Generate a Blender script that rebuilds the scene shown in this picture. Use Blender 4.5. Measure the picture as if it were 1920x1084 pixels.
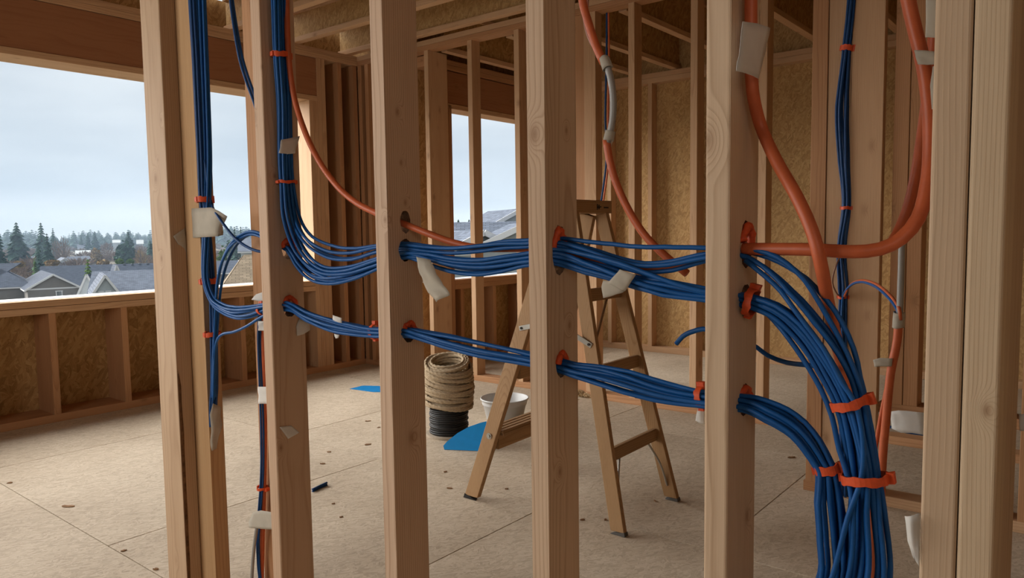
import bpy, bmesh, math, random
from mathutils import Vector, Matrix, noise

S = bpy.context.scene
COL = S.collection
for o in list(bpy.data.objects):
    bpy.data.objects.remove(o)

# ------------------------------------------------------------------ camera, sky, light, exposure
FPX, CX, CY, EYE = 1392.0, 960.0, 542.0, 1.07
YAW, PIT, ROL = math.radians(38.93), math.radians(4.425), math.radians(-0.82)
FW = Vector((-math.sin(YAW) * math.cos(PIT), math.cos(YAW) * math.cos(PIT), -math.sin(PIT)))
_R = Vector((math.cos(YAW), math.sin(YAW), 0))
_U = _R.cross(FW)
RT = _R * math.cos(ROL) + _U * math.sin(ROL)
UP = _U * math.cos(ROL) - _R * math.sin(ROL)
CAM = Vector((0, 0, EYE))
cd = bpy.data.cameras.new('camera')
cd.sensor_width = 36.0
cd.lens = FPX / 1920 * 36.0
cd.clip_start = 0.02
cd.clip_end = 6000
cam = bpy.data.objects.new('camera', cd)
COL.objects.link(cam)
M = Matrix((RT, UP, -FW)).transposed().to_4x4()
M.translation = CAM
cam.matrix_world = M
S.camera = cam
S.view_settings.view_transform = 'Standard'
S.view_settings.look = 'None'
S.view_settings.gamma = 1
S.view_settings.use_curve_mapping = False
S.view_settings.exposure = 0.0

SKY = 0.78
w = bpy.data.worlds.new('overcast_sky')
S.world = w
w.use_nodes = True
nt = w.node_tree
nt.nodes.clear()


def N(nt, t, **kw):
    n = nt.nodes.new(t)
    for k, v in kw.items():
        if k.startswith('i_'):
            n.inputs[int(k[2:])].default_value = v
        else:
            setattr(n, k, v)
    return n


def ramp(nt, stops):
    r = nt.nodes.new('ShaderNodeValToRGB')
    e = r.color_ramp.elements
    while len(e) < len(stops):
        e.new(0.5)
    for q, (p, c) in zip(e, stops):
        q.position = p
        q.color = (c[0], c[1], c[2], 1)
    return r


tc = N(nt, 'ShaderNodeTexCoord')
sx = N(nt, 'ShaderNodeSeparateXYZ')
nt.links.new(tc.outputs['Generated'], sx.inputs[0])
rp = ramp(nt, [(0.0, (0.60, 0.70, 0.80)), (0.06, (0.60, 0.71, 0.82)), (0.18, (0.73, 0.81, 0.88)), (0.30, (0.82, 0.875, 0.93)), (1.0, (0.82, 0.87, 0.925))])
nt.links.new(sx.outputs['Z'], rp.inputs[0])
mp = N(nt, 'ShaderNodeMapping')
mp.inputs['Scale'].default_value = (2.0, 2.0, 9.0)
nt.links.new(tc.outputs['Generated'], mp.inputs[0])
nz = N(nt, 'ShaderNodeTexNoise')
nz.inputs['Scale'].default_value = 1.6
nz.inputs['Detail'].default_value = 5
nt.links.new(mp.outputs[0], nz.inputs['Vector'])
cr = ramp(nt, [(0.32, (0.83, 0.86, 0.89)), (0.68, (1.08, 1.07, 1.06))])
nt.links.new(nz.outputs[0], cr.inputs[0])
mx = N(nt, 'ShaderNodeMix', data_type='RGBA', blend_type='MULTIPLY')
mx.inputs[0].default_value = 1
nt.links.new(rp.outputs[0], mx.inputs[6])
nt.links.new(cr.outputs[0], mx.inputs[7])
bg = N(nt, 'ShaderNodeBackground')
bg.inputs[1].default_value = SKY / 0.80
nt.links.new(mx.outputs[2], bg.inputs[0])
wo = N(nt, 'ShaderNodeOutputWorld')
nt.links.new(bg.outputs[0], wo.inputs[0])


def area(name, loc, target, sx_, sy_, power, col):
    l = bpy.data.lights.new(name, 'AREA')
    l.shape = 'RECTANGLE'
    l.size, l.size_y, l.energy, l.color = sx_, sy_, power, col
    o = bpy.data.objects.new(name, l)
    COL.objects.link(o)
    o.location = loc
    o.rotation_euler = (Vector(target) - Vector(loc)).to_track_quat('-Z', 'Y').to_euler()
    return o


sun = bpy.data.lights.new('bright_cloud_sun', 'SUN')
sun.energy = 12.5
sun.angle = math.radians(75)
sun.color = (1.0, 0.98, 0.95)
so = bpy.data.objects.new('bright_cloud_sun', sun)
COL.objects.link(so)
so.location = (-20, -12, 16)
so.rotation_euler = Vector((0.82, 0.38, -0.58)).to_track_quat('-Z', 'Y').to_euler()
area('fill_lamp_behind', (-2.5, -1.3, 1.45), (-1.1, 1.3, 0.9), 1.4, 1.0, 33, (1.0, 0.96, 0.90))  # added fill light on the stud fronts, no such lamp in the room
area('fill_lamp_right', (1.0, -0.9, 1.7), (-0.8, 1.2, 0.8), 0.9, 0.7, 4.5, (1.0, 0.96, 0.90))  # second added fill, lifts the right-hand stud faces

# ------------------------------------------------------------------ helpers
LABELS = {}


def ray(x, y):
    return FW + RT * ((x - CX) / FPX) - UP * ((y - CY) / FPX)


def P(x, y, ax, v):
    """the point on the plane ax=v that photo pixel (x, y) looks at"""
    d = ray(x, y)
    i = 'XYZ'.index(ax)
    return CAM + d * ((v - CAM[i]) / d[i])


def tag(o, label, cat, group=None):
    o['label'] = label
    o['category'] = cat
    if group:
        o['group'] = group
    return o


def link(name, me, parent=None, loc=(0, 0, 0), rot=None):
    o = bpy.data.objects.new(name, me)
    COL.objects.link(o)
    o.location = loc
    if rot is not None:
        o.rotation_euler = rot
    if parent is not None:
        o.parent = parent
    return o


def empty(name, loc=(0, 0, 0), kind=None):
    o = bpy.data.objects.new(name, None)
    COL.objects.link(o)
    o.location = loc
    o.empty_display_size = 0.1
    if kind:
        o['kind'] = kind
    return o


def to_mesh(bm, name, mat, smooth=False):
    me = bpy.data.meshes.new(name)
    bm.normal_update()
    bm.to_mesh(me)
    bm.free()
    for m_ in (mat if isinstance(mat, (list, tuple)) else [mat]):
        me.materials.append(m_)
    if smooth:
        for p in me.polygons:
            p.use_smooth = True
    return me


def bm_box(bm, c, s, bev=0.0):
    r = bmesh.ops.create_cube(bm, size=1.0)
    vs = r['verts']
    for v in vs:
        v.co = Vector((c[0] + v.co.x * s[0], c[1] + v.co.y * s[1], c[2] + v.co.z * s[2]))
    if bev:
        es = list({e for v in vs for e in v.link_edges})
        bmesh.ops.bevel(bm, geom=es, offset=bev, segments=2, affect='EDGES', profile=0.5)


BOXC = {}


def lumber_mesh(a, b, L, mat, bev=0.003):
    k = (round(a, 4), round(b, 4), round(L, 4), mat.name, bev)
    if k not in BOXC:
        bm = bmesh.new()
        bm_box(bm, (0, 0, 0), (a, b, L))
        if bev:
            es = [e for e in bm.edges if abs(e.verts[0].co.z - e.verts[1].co.z) > 1e-6]
            bmesh.ops.bevel(bm, geom=es, offset=bev, segments=2, affect='EDGES', profile=0.5)
        BOXC[k] = to_mesh(bm, 'lumber', mat)
    return BOXC[k]


def piece(name, parent, x0, x1, y0, y1, z0, z1, mat, axis='Z', bev=0.002):
    """a board filling the given box, its grain along axis"""
    c = Vector(((x0 + x1) / 2, (y0 + y1) / 2, (z0 + z1) / 2))
    dx, dy, dz = x1 - x0, y1 - y0, z1 - z0
    if axis == 'Z':
        me, rot = lumber_mesh(dx, dy, dz, mat, bev), (0, 0, 0)
    elif axis == 'X':
        me, rot = lumber_mesh(dz, dy, dx, mat, bev), (0, math.pi / 2, 0)
    else:
        me, rot = lumber_mesh(dx, dz, dy, mat, bev), (math.pi / 2, 0, 0)
    o = link(name, me, parent, c - (parent.location if parent else Vector()), rot)
    return o


# ------------------------------------------------------------------ materials
def newmat(name, rough=0.6, spec=0.3):
    m = bpy.data.materials.new(name)
    m.use_nodes = True
    b = m.node_tree.nodes['Principled BSDF']
    b.inputs['Roughness'].default_value = rough
    b.inputs['Specular IOR Level'].default_value = spec
    return m, m.node_tree, b


def plain(name, c, rough=0.6, spec=0.3, metal=0.0, var=0.06, scale=30.0, bump=0.0):
    m, nt, b = newmat(name, rough, spec)
    t = N(nt, 'ShaderNodeTexCoord')
    n = N(nt, 'ShaderNodeTexNoise')
    n.inputs['Scale'].default_value = scale
    n.inputs['Detail'].default_value = 4
    nt.links.new(t.outputs['Object'], n.inputs['Vector'])
    r = ramp(nt, [(0.3, [q * (1 - var) for q in c]), (0.7, [min(1, q * (1 + var)) for q in c])])
    nt.links.new(n.outputs[0], r.inputs[0])
    nt.links.new(r.outputs[0], b.inputs['Base Color'])
    b.inputs['Metallic'].default_value = metal
    if bump:
        bp = N(nt, 'ShaderNodeBump')
        bp.inputs['Strength'].default_value = bump
        bp.inputs['Distance'].default_value = 0.002
        nt.links.new(n.outputs[0], bp.inputs['Height'])
        nt.links.new(bp.outputs[0], b.inputs['Normal'])
    return m


def math_n(nt, op, a, b=None, c=None):
    n = nt.nodes.new('ShaderNodeMath')
    n.operation = op
    for i, v in enumerate((a, b, c)):
        if v is None:
            continue
        if isinstance(v, (int, float)):
            n.inputs[i].default_value = v
        else:
            nt.links.new(v, n.inputs[i])
    return n.outputs[0]


def vmath(nt, op, a, b=None):
    n = nt.nodes.new('ShaderNodeVectorMath')
    n.operation = op
    for i, v in enumerate((a, b)):
        if v is None:
            continue
        if isinstance(v, (tuple, list)):
            n.inputs[i].default_value = v
        else:
            nt.links.new(v, n.inputs[i])
    return n


def mixc(nt, fac, a, b, blend='MIX'):
    n = N(nt, 'ShaderNodeMix', data_type='RGBA', blend_type=blend)
    for i, v in ((0, fac), (6, a), (7, b)):
        if isinstance(v, (int, float)):
            n.inputs[i].default_value = v
        elif isinstance(v, (tuple, list)):
            n.inputs[i].default_value = (v[0], v[1], v[2], 1)
        else:
            nt.links.new(v, n.inputs[i])
    return n.outputs[2]


def wood(name, light=(0.66, 0.46, 0.28), dark=(0.45, 0.27, 0.14), knots=(), freq=170.0, auto_knots=True, fac=0.5, pith=None):
    """softwood lumber: growth rings round a pith beside the board, fibres along z, knots"""
    m, nt, b = newmat(name, 0.62, 0.22)
    t = N(nt, 'ShaderNodeTexCoord')
    oi = N(nt, 'ShaderNodeObjectInfo')
    rnd = oi.outputs['Random']
    off = N(nt, 'ShaderNodeCombineXYZ')
    r1 = math_n(nt, 'FRACT', math_n(nt, 'MULTIPLY', rnd, 17.31))
    r2 = math_n(nt, 'FRACT', math_n(nt, 'MULTIPLY', rnd, 71.7))
    r3 = math_n(nt, 'FRACT', math_n(nt, 'MULTIPLY', rnd, 193.1))
    nt.links.new(math_n(nt, 'MULTIPLY', r1, 9.0), off.inputs[0])
    nt.links.new(math_n(nt, 'MULTIPLY', r2, 9.0), off.inputs[1])
    nt.links.new(math_n(nt, 'MULTIPLY', r3, 30.0), off.inputs[2])
    pos = t.outputs['Object']
    posn = vmath(nt, 'ADD', pos, off.outputs[0]).outputs[0]
    # warp
    ms = vmath(nt, 'MULTIPLY', posn, (5.0, 5.0, 1.1)).outputs[0]
    wn = N(nt, 'ShaderNodeTexNoise')
    wn.inputs['Scale'].default_value = 1.0
    wn.inputs['Detail'].default_value = 3.0
    nt.links.new(ms, wn.inputs['Vector'])
    # ring radius
    pv = N(nt, 'ShaderNodeCombineXYZ')
    if pith:
        pv.inputs[0].default_value, pv.inputs[1].default_value = pith
    else:
        nt.links.new(math_n(nt, 'MULTIPLY_ADD', r1, 0.16, -0.08), pv.inputs[0])
        nt.links.new(math_n(nt, 'MULTIPLY_ADD', r2, 0.20, -0.10), pv.inputs[1])
    dv = vmath(nt, 'SUBTRACT', pos, pv.outputs[0]).outputs[0]
    dv = vmath(nt, 'MULTIPLY', dv, (1, 1, 0)).outputs[0]
    rad = vmath(nt, 'LENGTH', dv).outputs['Value']
    rings = math_n(nt, 'MULTIPLY_ADD', rad, freq, math_n(nt, 'MULTIPLY', wn.outputs[0], 7.0))
    kdark = None
    for (kx, ky, kz, kr) in knots:
        d = vmath(nt, 'SUBTRACT', pos, (kx, ky, kz)).outputs[0]
        d = vmath(nt, 'MULTIPLY', d, (1.0, 1.0, 0.62)).outputs[0]
        dl = math_n(nt, 'DIVIDE', vmath(nt, 'LENGTH', d).outputs['Value'], kr)
        g = math_n(nt, 'POWER', 2.718, math_n(nt, 'MULTIPLY', math_n(nt, 'MULTIPLY', dl, dl), -0.55))
        rings = math_n(nt, 'ADD', rings, math_n(nt, 'MULTIPLY', g, 5.0))
        k = math_n(nt, 'POWER', 2.718, math_n(nt, 'MULTIPLY', math_n(nt, 'MULTIPLY', dl, dl), -2.2))
        kdark = k if kdark is None else math_n(nt, 'MAXIMUM', kdark, k)
    if auto_knots:
        vk = N(nt, 'ShaderNodeTexVoronoi')
        vk.inputs['Scale'].default_value = 1.0
        nt.links.new(vmath(nt, 'MULTIPLY', posn, (11, 11, 6.0)).outputs[0], vk.inputs['Vector'])
        sc = N(nt, 'ShaderNodeSeparateColor')
        nt.links.new(vk.outputs['Color'], sc.inputs[0])
        sel = math_n(nt, 'GREATER_THAN', sc.outputs[0], 0.62)
        d2 = math_n(nt, 'DIVIDE', vk.outputs['Distance'], 0.14)
        k = math_n(nt, 'POWER', 2.718, math_n(nt, 'MULTIPLY', math_n(nt, 'MULTIPLY', d2, d2), -1.0))
        k = math_n(nt, 'MULTIPLY', k, sel)
        rings = math_n(nt, 'ADD', rings, math_n(nt, 'MULTIPLY', k, 4.0))
        kdark = k if kdark is None else math_n(nt, 'MAXIMUM', kdark, k)
    fr = math_n(nt, 'FRACT', rings)
    rr = ramp(nt, [(0.0, (0, 0, 0)), (0.55, (0.18, 0.18, 0.18)), (0.86, (1, 1, 1)), (1.0, (0, 0, 0))])
    nt.links.new(fr, rr.inputs[0])
    # fibres
    fb = N(nt, 'ShaderNodeTexNoise')
    fb.inputs['Scale'].default_value = 1.0
    fb.inputs['Detail'].default_value = 3.0
    nt.links.new(vmath(nt, 'MULTIPLY', posn, (330, 330, 7)).outputs[0], fb.inputs['Vector'])
    # broad tone
    bn = N(nt, 'ShaderNodeTexNoise')
    bn.inputs['Scale'].default_value = 1.0
    bn.inputs['Detail'].default_value = 2.0
    nt.links.new(vmath(nt, 'MULTIPLY', posn, (14, 14, 1.6)).outputs[0], bn.inputs['Vector'])
    f = math_n(nt, 'MULTIPLY', rr.outputs[0], fac)
    f = math_n(nt, 'ADD', f, math_n(nt, 'MULTIPLY_ADD', fb.outputs[0], 0.85, -0.36))
    f = math_n(nt, 'ADD', f, math_n(nt, 'MULTIPLY_ADD', bn.outputs[0], 0.9, -0.42))
    f = math_n(nt, 'ADD', f, math_n(nt, 'MULTIPLY_ADD', r3, 0.36, -0.18))
    cl = N(nt, 'ShaderNodeClamp')
    nt.links.new(f, cl.inputs[0])
    col = mixc(nt, cl.outputs[0], light, dark)
    if kdark is not None:
        col = mixc(nt, math_n(nt, 'MULTIPLY', kdark, 0.62), col, (0.24, 0.12, 0.055))
    nt.links.new(col, b.inputs['Base Color'])
    bp = N(nt, 'ShaderNodeBump')
    bp.inputs['Strength'].default_value = 0.25
    bp.inputs['Distance'].default_value = 0.0008
    nt.links.new(f, bp.inputs['Height'])
    nt.links.new(bp.outputs[0], b.inputs['Normal'])
    return m


def osb(name, c0, c1, c2, normal='Z', scale=1.0, contrast=0.5, stain=None):
    """strand board: overlapping stretched flakes turned every way in the plane of the sheet"""
    m, nt, b = newmat(name, 0.7, 0.2)
    t = N(nt, 'ShaderNodeTexCoord')
    oi = N(nt, 'ShaderNodeObjectInfo')
    sp = N(nt, 'ShaderNodeSeparateXYZ')
    nt.links.new(t.outputs['Object'], sp.inputs[0])
    cb = N(nt, 'ShaderNodeCombineXYZ')
    o = {'Z': (0, 1, 2), 'Y': (0, 2, 1), 'X': (1, 2, 0)}[normal]
    for i in range(3):
        nt.links.new(sp.outputs[o[i]], cb.inputs[i])
    rv = N(nt, 'ShaderNodeCombineXYZ')
    nt.links.new(math_n(nt, 'MULTIPLY', oi.outputs['Random'], 37.0), rv.inputs[0])
    nt.links.new(math_n(nt, 'MULTIPLY', oi.outputs['Random'], 91.0), rv.inputs[1])
    base = vmath(nt, 'ADD', cb.outputs[0], rv.outputs[0]).outputs[0]
    pos = vmath(nt, 'MULTIPLY', base, (scale, scale, scale * 0.2)).outputs[0]
    wn = N(nt, 'ShaderNodeTexNoise')
    wn.inputs['Scale'].default_value = 5
    nt.links.new(pos, wn.inputs['Vector'])
    wv = vmath(nt, 'SCALE', wn.outputs['Color'])
    wv.inputs['Scale'].default_value = 0.022
    pw = vmath(nt, 'ADD', pos, wv.outputs[0]).outputs[0]
    vals = []
    for i, ang in enumerate((0.12, -0.5, 0.75, 1.45, -1.0)):
        mpn = N(nt, 'ShaderNodeMapping')
        mpn.inputs['Rotation'].default_value = (0, 0, ang)
        mpn.inputs['Location'].default_value = (i * 3.7, i * 1.3, i * 0.1)
        nt.links.new(pw, mpn.inputs[0])
        v = N(nt, 'ShaderNodeTexVoronoi')
        v.inputs['Scale'].default_value = 1.0
        nt.links.new(vmath(nt, 'MULTIPLY', mpn.outputs[0], (16, 58, 10)).outputs[0], v.inputs['Vector'])
        q = N(nt, 'ShaderNodeSeparateColor')
        nt.links.new(v.outputs['Color'], q.inputs[0])
        f = N(nt, 'ShaderNodeTexNoise')
        f.inputs['Scale'].default_value = 1.0
        f.inputs['Detail'].default_value = 3
        nt.links.new(vmath(nt, 'MULTIPLY', mpn.outputs[0], (26, 330, 10)).outputs[0], f.inputs['Vector'])
        val = math_n(nt, 'ADD', q.outputs[0], math_n(nt, 'MULTIPLY_ADD', f.outputs[0], 1.5, -0.75))
        vals.append((val, q.outputs[1]))
    cur = vals[0][0]
    for a_, g_ in vals[1:]:
        k = math_n(nt, 'GREATER_THAN', g_, 0.62)
        cur = math_n(nt, 'ADD', math_n(nt, 'MULTIPLY', cur, math_n(nt, 'SUBTRACT', 1.0, k)), math_n(nt, 'MULTIPLY', a_, k))
    cur = math_n(nt, 'MULTIPLY_ADD', math_n(nt, 'SUBTRACT', cur, 0.5), contrast, 0.5)
    r = ramp(nt, [(0.05, c0), (0.5, c1), (0.95, c2)])
    nt.links.new(cur, r.inputs[0])
    col = r.outputs[0]
    if stain:
        sn = N(nt, 'ShaderNodeTexNoise')
        sn.inputs['Scale'].default_value = 1.7
        sn.inputs['Detail'].default_value = 6
        nt.links.new(base, sn.inputs['Vector'])
        sr = ramp(nt, [(0.36, stain), (0.60, (1, 1, 1))])
        nt.links.new(sn.outputs[0], sr.inputs[0])
        col = mixc(nt, 1.0, col, sr.outputs[0], 'MULTIPLY')
    nt.links.new(col, b.inputs['Base Color'])
    bp = N(nt, 'ShaderNodeBump')
    bp.inputs['Strength'].default_value = 0.2
    bp.inputs['Distance'].default_value = 0.0006
    nt.links.new(cur, bp.inputs['Height'])
    nt.links.new(bp.outputs[0], b.inputs['Normal'])
    return m


WOOD = wood('framing_lumber', (0.60, 0.385, 0.225), (0.42, 0.235, 0.12))
WOODR = wood('reddish_lumber', (0.50, 0.27, 0.135), (0.33, 0.155, 0.07))
WOODH = wood('header_beam', (0.36, 0.165, 0.08), (0.25, 0.10, 0.045), freq=60, fac=0.3)
WOODL = wood('ladder_wood', (0.42, 0.255, 0.125), (0.27, 0.145, 0.06), auto_knots=False)
_W3C = ((0.20, 0.10, 0.035), (0.45, 0.265, 0.105), (0.64, 0.43, 0.20))
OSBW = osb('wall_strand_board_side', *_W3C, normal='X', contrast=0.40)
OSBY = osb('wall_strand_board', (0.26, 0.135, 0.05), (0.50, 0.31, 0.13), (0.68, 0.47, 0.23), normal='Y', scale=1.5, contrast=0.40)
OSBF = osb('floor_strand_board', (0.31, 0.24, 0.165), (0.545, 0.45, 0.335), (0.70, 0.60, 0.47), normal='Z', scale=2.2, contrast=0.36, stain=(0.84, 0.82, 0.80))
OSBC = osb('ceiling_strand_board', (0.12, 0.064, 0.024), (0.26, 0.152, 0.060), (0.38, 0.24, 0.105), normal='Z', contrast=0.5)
BLUE = plain('blue_jacket', (0.006, 0.088, 0.30), 0.48, 0.30, var=0.10, scale=60)
NAVY = plain('navy_jacket', (0.006, 0.052, 0.18), 0.48, 0.30, var=0.10, scale=60)
ORANGE = plain('orange_conduit_plastic', (0.52, 0.115, 0.040), 0.45, 0.4, var=0.08, scale=50)
CLIP = plain('orange_tie_plastic', (0.66, 0.085, 0.020), 0.5, 0.4, var=0.10, scale=200)
TAPE = plain('masking_tape', (0.43, 0.39, 0.32), 0.75, 0.2, var=0.08, scale=25, bump=0.2)
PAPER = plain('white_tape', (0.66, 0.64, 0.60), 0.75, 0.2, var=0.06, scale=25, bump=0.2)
GREYP = plain('grey_conduit_plastic', (0.30, 0.29, 0.27), 0.35, 0.5)
STEEL = plain('galvanised_steel', (0.42, 0.41, 0.37), 0.42, 0.5, metal=0.75)
BORE = plain('shaded_end_grain', (0.17, 0.085, 0.042), 0.9, 0.1, var=0.4, scale=300, bump=0.6)  # end grain made darker, painting in the shade inside the bored holes
BARK = plain('bark', (0.13, 0.065, 0.03), 0.9, 0.1, var=0.5, scale=60, bump=0.8)

# ------------------------------------------------------------------ the building: floor
FZ = -0.003
floor = link('floor', None, None)
bm = bmesh.new()
bm_box(bm, (-1.66, 1.45, -0.03), (6.5, 9.0, 0.018))
bpy.data.objects.remove(floor)
floor = link('floor', to_mesh(bm, 'floor', plain('dark_gap', (0.09, 0.065, 0.045), 0.9)))
floor['kind'] = 'structure'
rows = [(-3.05, -1.38, (-4.9, -2.5, 0.0, 1.59)), (-1.38, -0.16, (-4.9, -3.4, -1.0, 1.59)), (-0.16, 1.06, (-4.9, -4.02, -2.0, 0.4, 1.59)),
        (1.06, 2.28, (-4.9, -4.02, -2.68, -1.68, -0.24, 1.59)), (2.28, 3.5, (-4.9, -3.4, -1.0, 1.59)),
        (3.5, 4.72, (-4.9, -4.4, -2.2, 0.2, 1.59)), (4.72, 5.95, (-4.9, -3.4, -1.0, 1.59))]
for y0, y1, xs in rows:
    for x0, x1 in zip(xs, xs[1:]):
        g = 0.0018
        bm = bmesh.new()
        bm_box(bm, (0, 0, 0), (x1 - x0 - 2 * g, y1 - y0 - 2 * g, 0.018), 0.0012)
        p_ = link('floor_panel', to_mesh(bm, 'floor_panel', OSBF), floor, ((x0 + x1) / 2, (y0 + y1) / 2, -0.009))

# ------------------------------------------------------------------ walls
XL, D6, D4 = -4.75, 0.235, 0.089
T = 0.038
wl = empty('wall_left', (XL, 0, 0), 'structure')


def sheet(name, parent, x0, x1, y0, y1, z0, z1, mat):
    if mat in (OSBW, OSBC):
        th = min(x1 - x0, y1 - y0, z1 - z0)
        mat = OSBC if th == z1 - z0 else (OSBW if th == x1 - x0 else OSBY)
    bm = bmesh.new()
    bm_box(bm, (0, 0, 0), (x1 - x0, y1 - y0, z1 - z0))
    c = Vector(((x0 + x1) / 2, (y0 + y1) / 2, (z0 + z1) / 2))
    return link(name, to_mesh(bm, name, mat), parent, c - (parent.location if parent else Vector()))


XO = XL - D6
piece('bottom_plate', wl, XO, XL, -3.0, 3.95, 0, 0.045, WOODR, 'Y')
piece('sill_plate', wl, XO, XL, -1.2, 3.478, 0.677, 0.715, WOOD, 'Y')
piece('sill_plate', wl, XO, XL, -1.2, 3.478, 0.637, 0.675, WOOD, 'Y')
y = 1.63 - 11 * 0.402
while y < -1.2:
    piece('stud', wl, XO, XL, y, y + T, 0.045, 2.08, WOODR)
    y += 0.402
while y < 3.4:
    piece('cripple_stud', wl, XO, XL, y, y + T, 0.045, 0.637, WOODR)
    y += 0.402
for k in range(4):
    y = 3.479 + k * 0.0385
    piece('jamb_stud', wl, XO, XL, y, y + T - 0.0008, 0.045, 2.08 if k < 2 else 2.404, WOOD)
piece('stud', wl, XO, XL, 3.752, 3.79, 0.045, 2.404, WOODR)
piece('stud', wl, XO, XL, 3.905, 3.943, 0.045, 2.404, WOODR)
piece('header_plate', wl, XO, XL, -3.0, 3.555, 2.081, 2.119, WOOD, 'Y')
piece('header_beam', wl, XO, XL - 0.006, -3.0, 3.555, 2.12, 2.402, WOODH, 'Y')
piece('top_plate', wl, XO, XL, -3.0, 3.95, 2.405, 2.442, WOOD, 'Y')
piece('top_plate', wl, XO, XL, -3.0, 3.95, 2.443, 2.48, WOOD, 'Y')
for y0, y1 in ((-1.2, -0.7635), (-0.763, 1.6485), (1.649, 3.56)):
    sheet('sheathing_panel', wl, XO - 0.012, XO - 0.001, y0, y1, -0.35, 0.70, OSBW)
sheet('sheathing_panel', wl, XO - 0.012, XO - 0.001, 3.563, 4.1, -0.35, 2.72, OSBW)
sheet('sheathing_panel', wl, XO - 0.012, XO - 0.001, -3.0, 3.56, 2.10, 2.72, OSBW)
sheet('sheathing_panel', wl, XO - 0.012, XO - 0.001, -3.0, -1.2005, -0.35, 2.0995, OSBW)  # unseen bay closed off to cut daylight on the front studs
sheet('window_flashing', wl, XO - 0.0135, XL - 0.06, -1.2, 3.478, 0.7155, 0.7170, plain('white_flashing', (0.75, 0.76, 0.78), 0.5))

# the jog: the partition line, whose left end is an outside wall
Y2, X3 = 3.95, -4.05
wp = empty('wall_partition', (-2.4, Y2, 0), 'structure')
piece('bottom_plate', wp, XO, 1.55, Y2, Y2 + D4, 0, 0.042, WOODR, 'X')
piece('top_plate', wp, XO, 1.55, Y2, Y2 + D4, 2.405, 2.442, WOODR, 'X')
piece('top_plate', wp, XO, 1.55, Y2, Y2 + D4, 2.443, 2.48, WOOD, 'X')
for x in (-4.748, -4.665, -4.36, -3.994, -3.565, -3.147, -2.278, -1.879, -1.486, -1.08):
    piece('stud', wp, x, x + T + 0.004, Y2, Y2 + D4 if x != -3.994 else Y2 + 0.2, 0.042, 2.405, WOOD if x > -4.5 else WOODR)
piece('stud', wp, -2.672, -2.5945, Y2 + 0.012, Y2 + D4, 0.042, 2.405, WOODR)
piece('stud', wp, -2.593, -2.508, Y2, Y2 + 0.075, 0.042, 2.405, WOOD)
sheet('sheathing_panel', wp, XO, X3 - 0.17, Y2 + D4 + 0.001, Y2 + D4 + 0.012, -0.35, 2.72, OSBW)

# side wall of the far room with its own window
wj = empty('wall_window_side', (X3, 4.9, 0), 'structure')
XJ = X3 - 0.165
WA, WB = 4.297, 5.50
piece('bottom_plate', wj, XJ, X3, 4.05, 5.77, 0, 0.042, WOODR, 'Y')
piece('sill_plate', wj, XJ, X3, WA, WB, 0.655, 0.693, WOODR, 'Y')
piece('sill_plate', wj, XJ, X3, WA, WB, 0.616, 0.654, WOODR, 'Y')
for y in (4.36, 4.76, 5.16):
    piece('cripple_stud', wj, XJ, X3, y, y + T, 0.042, 0.616, WOODR)
for y, z1 in ((4.18, 2.404), (4.219, 2.404), (4.258, 2.06), (5.50, 2.06), (5.54, 2.404), (5.72, 2.404)):
    piece('jamb_stud', wj, XJ, X3, y, y + 0.0375, 0.042, z1, WOODR)
piece('header_plate', wj, XJ, X3, 4.258, 5.538, 2.032, 2.07, WOOD, 'Y')
piece('header_beam', wj, XJ, X3 - 0.005, 4.258, 5.538, 2.072, 2.318, WOODH, 'Y')
piece('top_plate', wj, XJ, X3, 4.05, 5.77, 2.326, 2.364, WOODR, 'Y')
piece('top_plate', wj, XJ, X3, 4.05, 5.77, 2.365, 2.403, WOODR, 'Y')
sheet('sheathing_panel', wj, XJ - 0.012, XJ - 0.001, 4.06, 5.9, -0.35, 0.68, OSBW)
sheet('sheathing_panel', wj, XJ - 0.012, XJ - 0.001, 4.06, 4.29, 0.683, 2.72, OSBW)
sheet('sheathing_panel', wj, XJ - 0.012, XJ - 0.001, 5.505, 5.9, 0.683, 2.72, OSBW)
sheet('sheathing_panel', wj, XJ - 0.012, XJ - 0.001, 4.293, 5.50, 2.05, 2.72, OSBW)
sheet('window_flashing', wj, XJ - 0.0135, X3 - 0.05, WA + 0.001, WB - 0.001, 0.6935, 0.695, bpy.data.materials['white_flashing'])

# far wall
Y3 = 5.78
wf = empty('wall_far', (-1.5, Y3, 0), 'structure')
piece('bottom_plate', wf, X3, 1.55, Y3, Y3 + D4, 0, 0.05, WOOD, 'X')
piece('top_plate', wf, X3, 1.55, Y3, Y3 + D4, 2.315, 2.357, WOOD, 'X')
piece('top_plate', wf, X3, 1.55, Y3, Y3 + D4, 2.358, 2.40, WOOD, 'X')
for x in (-4.0, -3.55, -3.142, -2.735, -2.33, -1.60, -1.2):
    piece('stud', wf, x, x + T, Y3, Y3 + D4, 0.05, 2.315, WOOD)
for x0, x1 in ((-4.2, -2.72), (-2.717, -1.5), (-1.497, 1.55)):
    sheet('sheathing_panel', wf, x0, x1, Y3 + D4 + 0.001, Y3 + D4 + 0.012, -0.35, 2.72, OSBW)

# unseen wall added on the right-hand side to keep that side dark
wr = empty('wall_right_added', (1.57, 1.4, 0), 'structure')
sheet('sheathing_panel', wr, 1.56, 1.572, -3.0, 1.43, 0, 2.72, OSBW)
sheet('sheathing_panel', wr, 1.56, 1.572, 1.433, 5.9, 0, 2.72, OSBW)

wb = empty('wall_back_added', (0, -3.02, 0), 'structure')  # unseen wall added to cut the ambient light from behind
sheet('sheathing_panel', wb, -4.98, -2.54, -3.03, -3.018, 0, 2.72, OSBY)
sheet('sheathing_panel', wb, -2.5395, -0.3, -3.03, -3.018, 0, 2.72, OSBY)
sheet('sheathing_panel', wb, -0.297, 1.57, -3.03, -3.018, 0, 2.72, OSBY)

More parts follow.
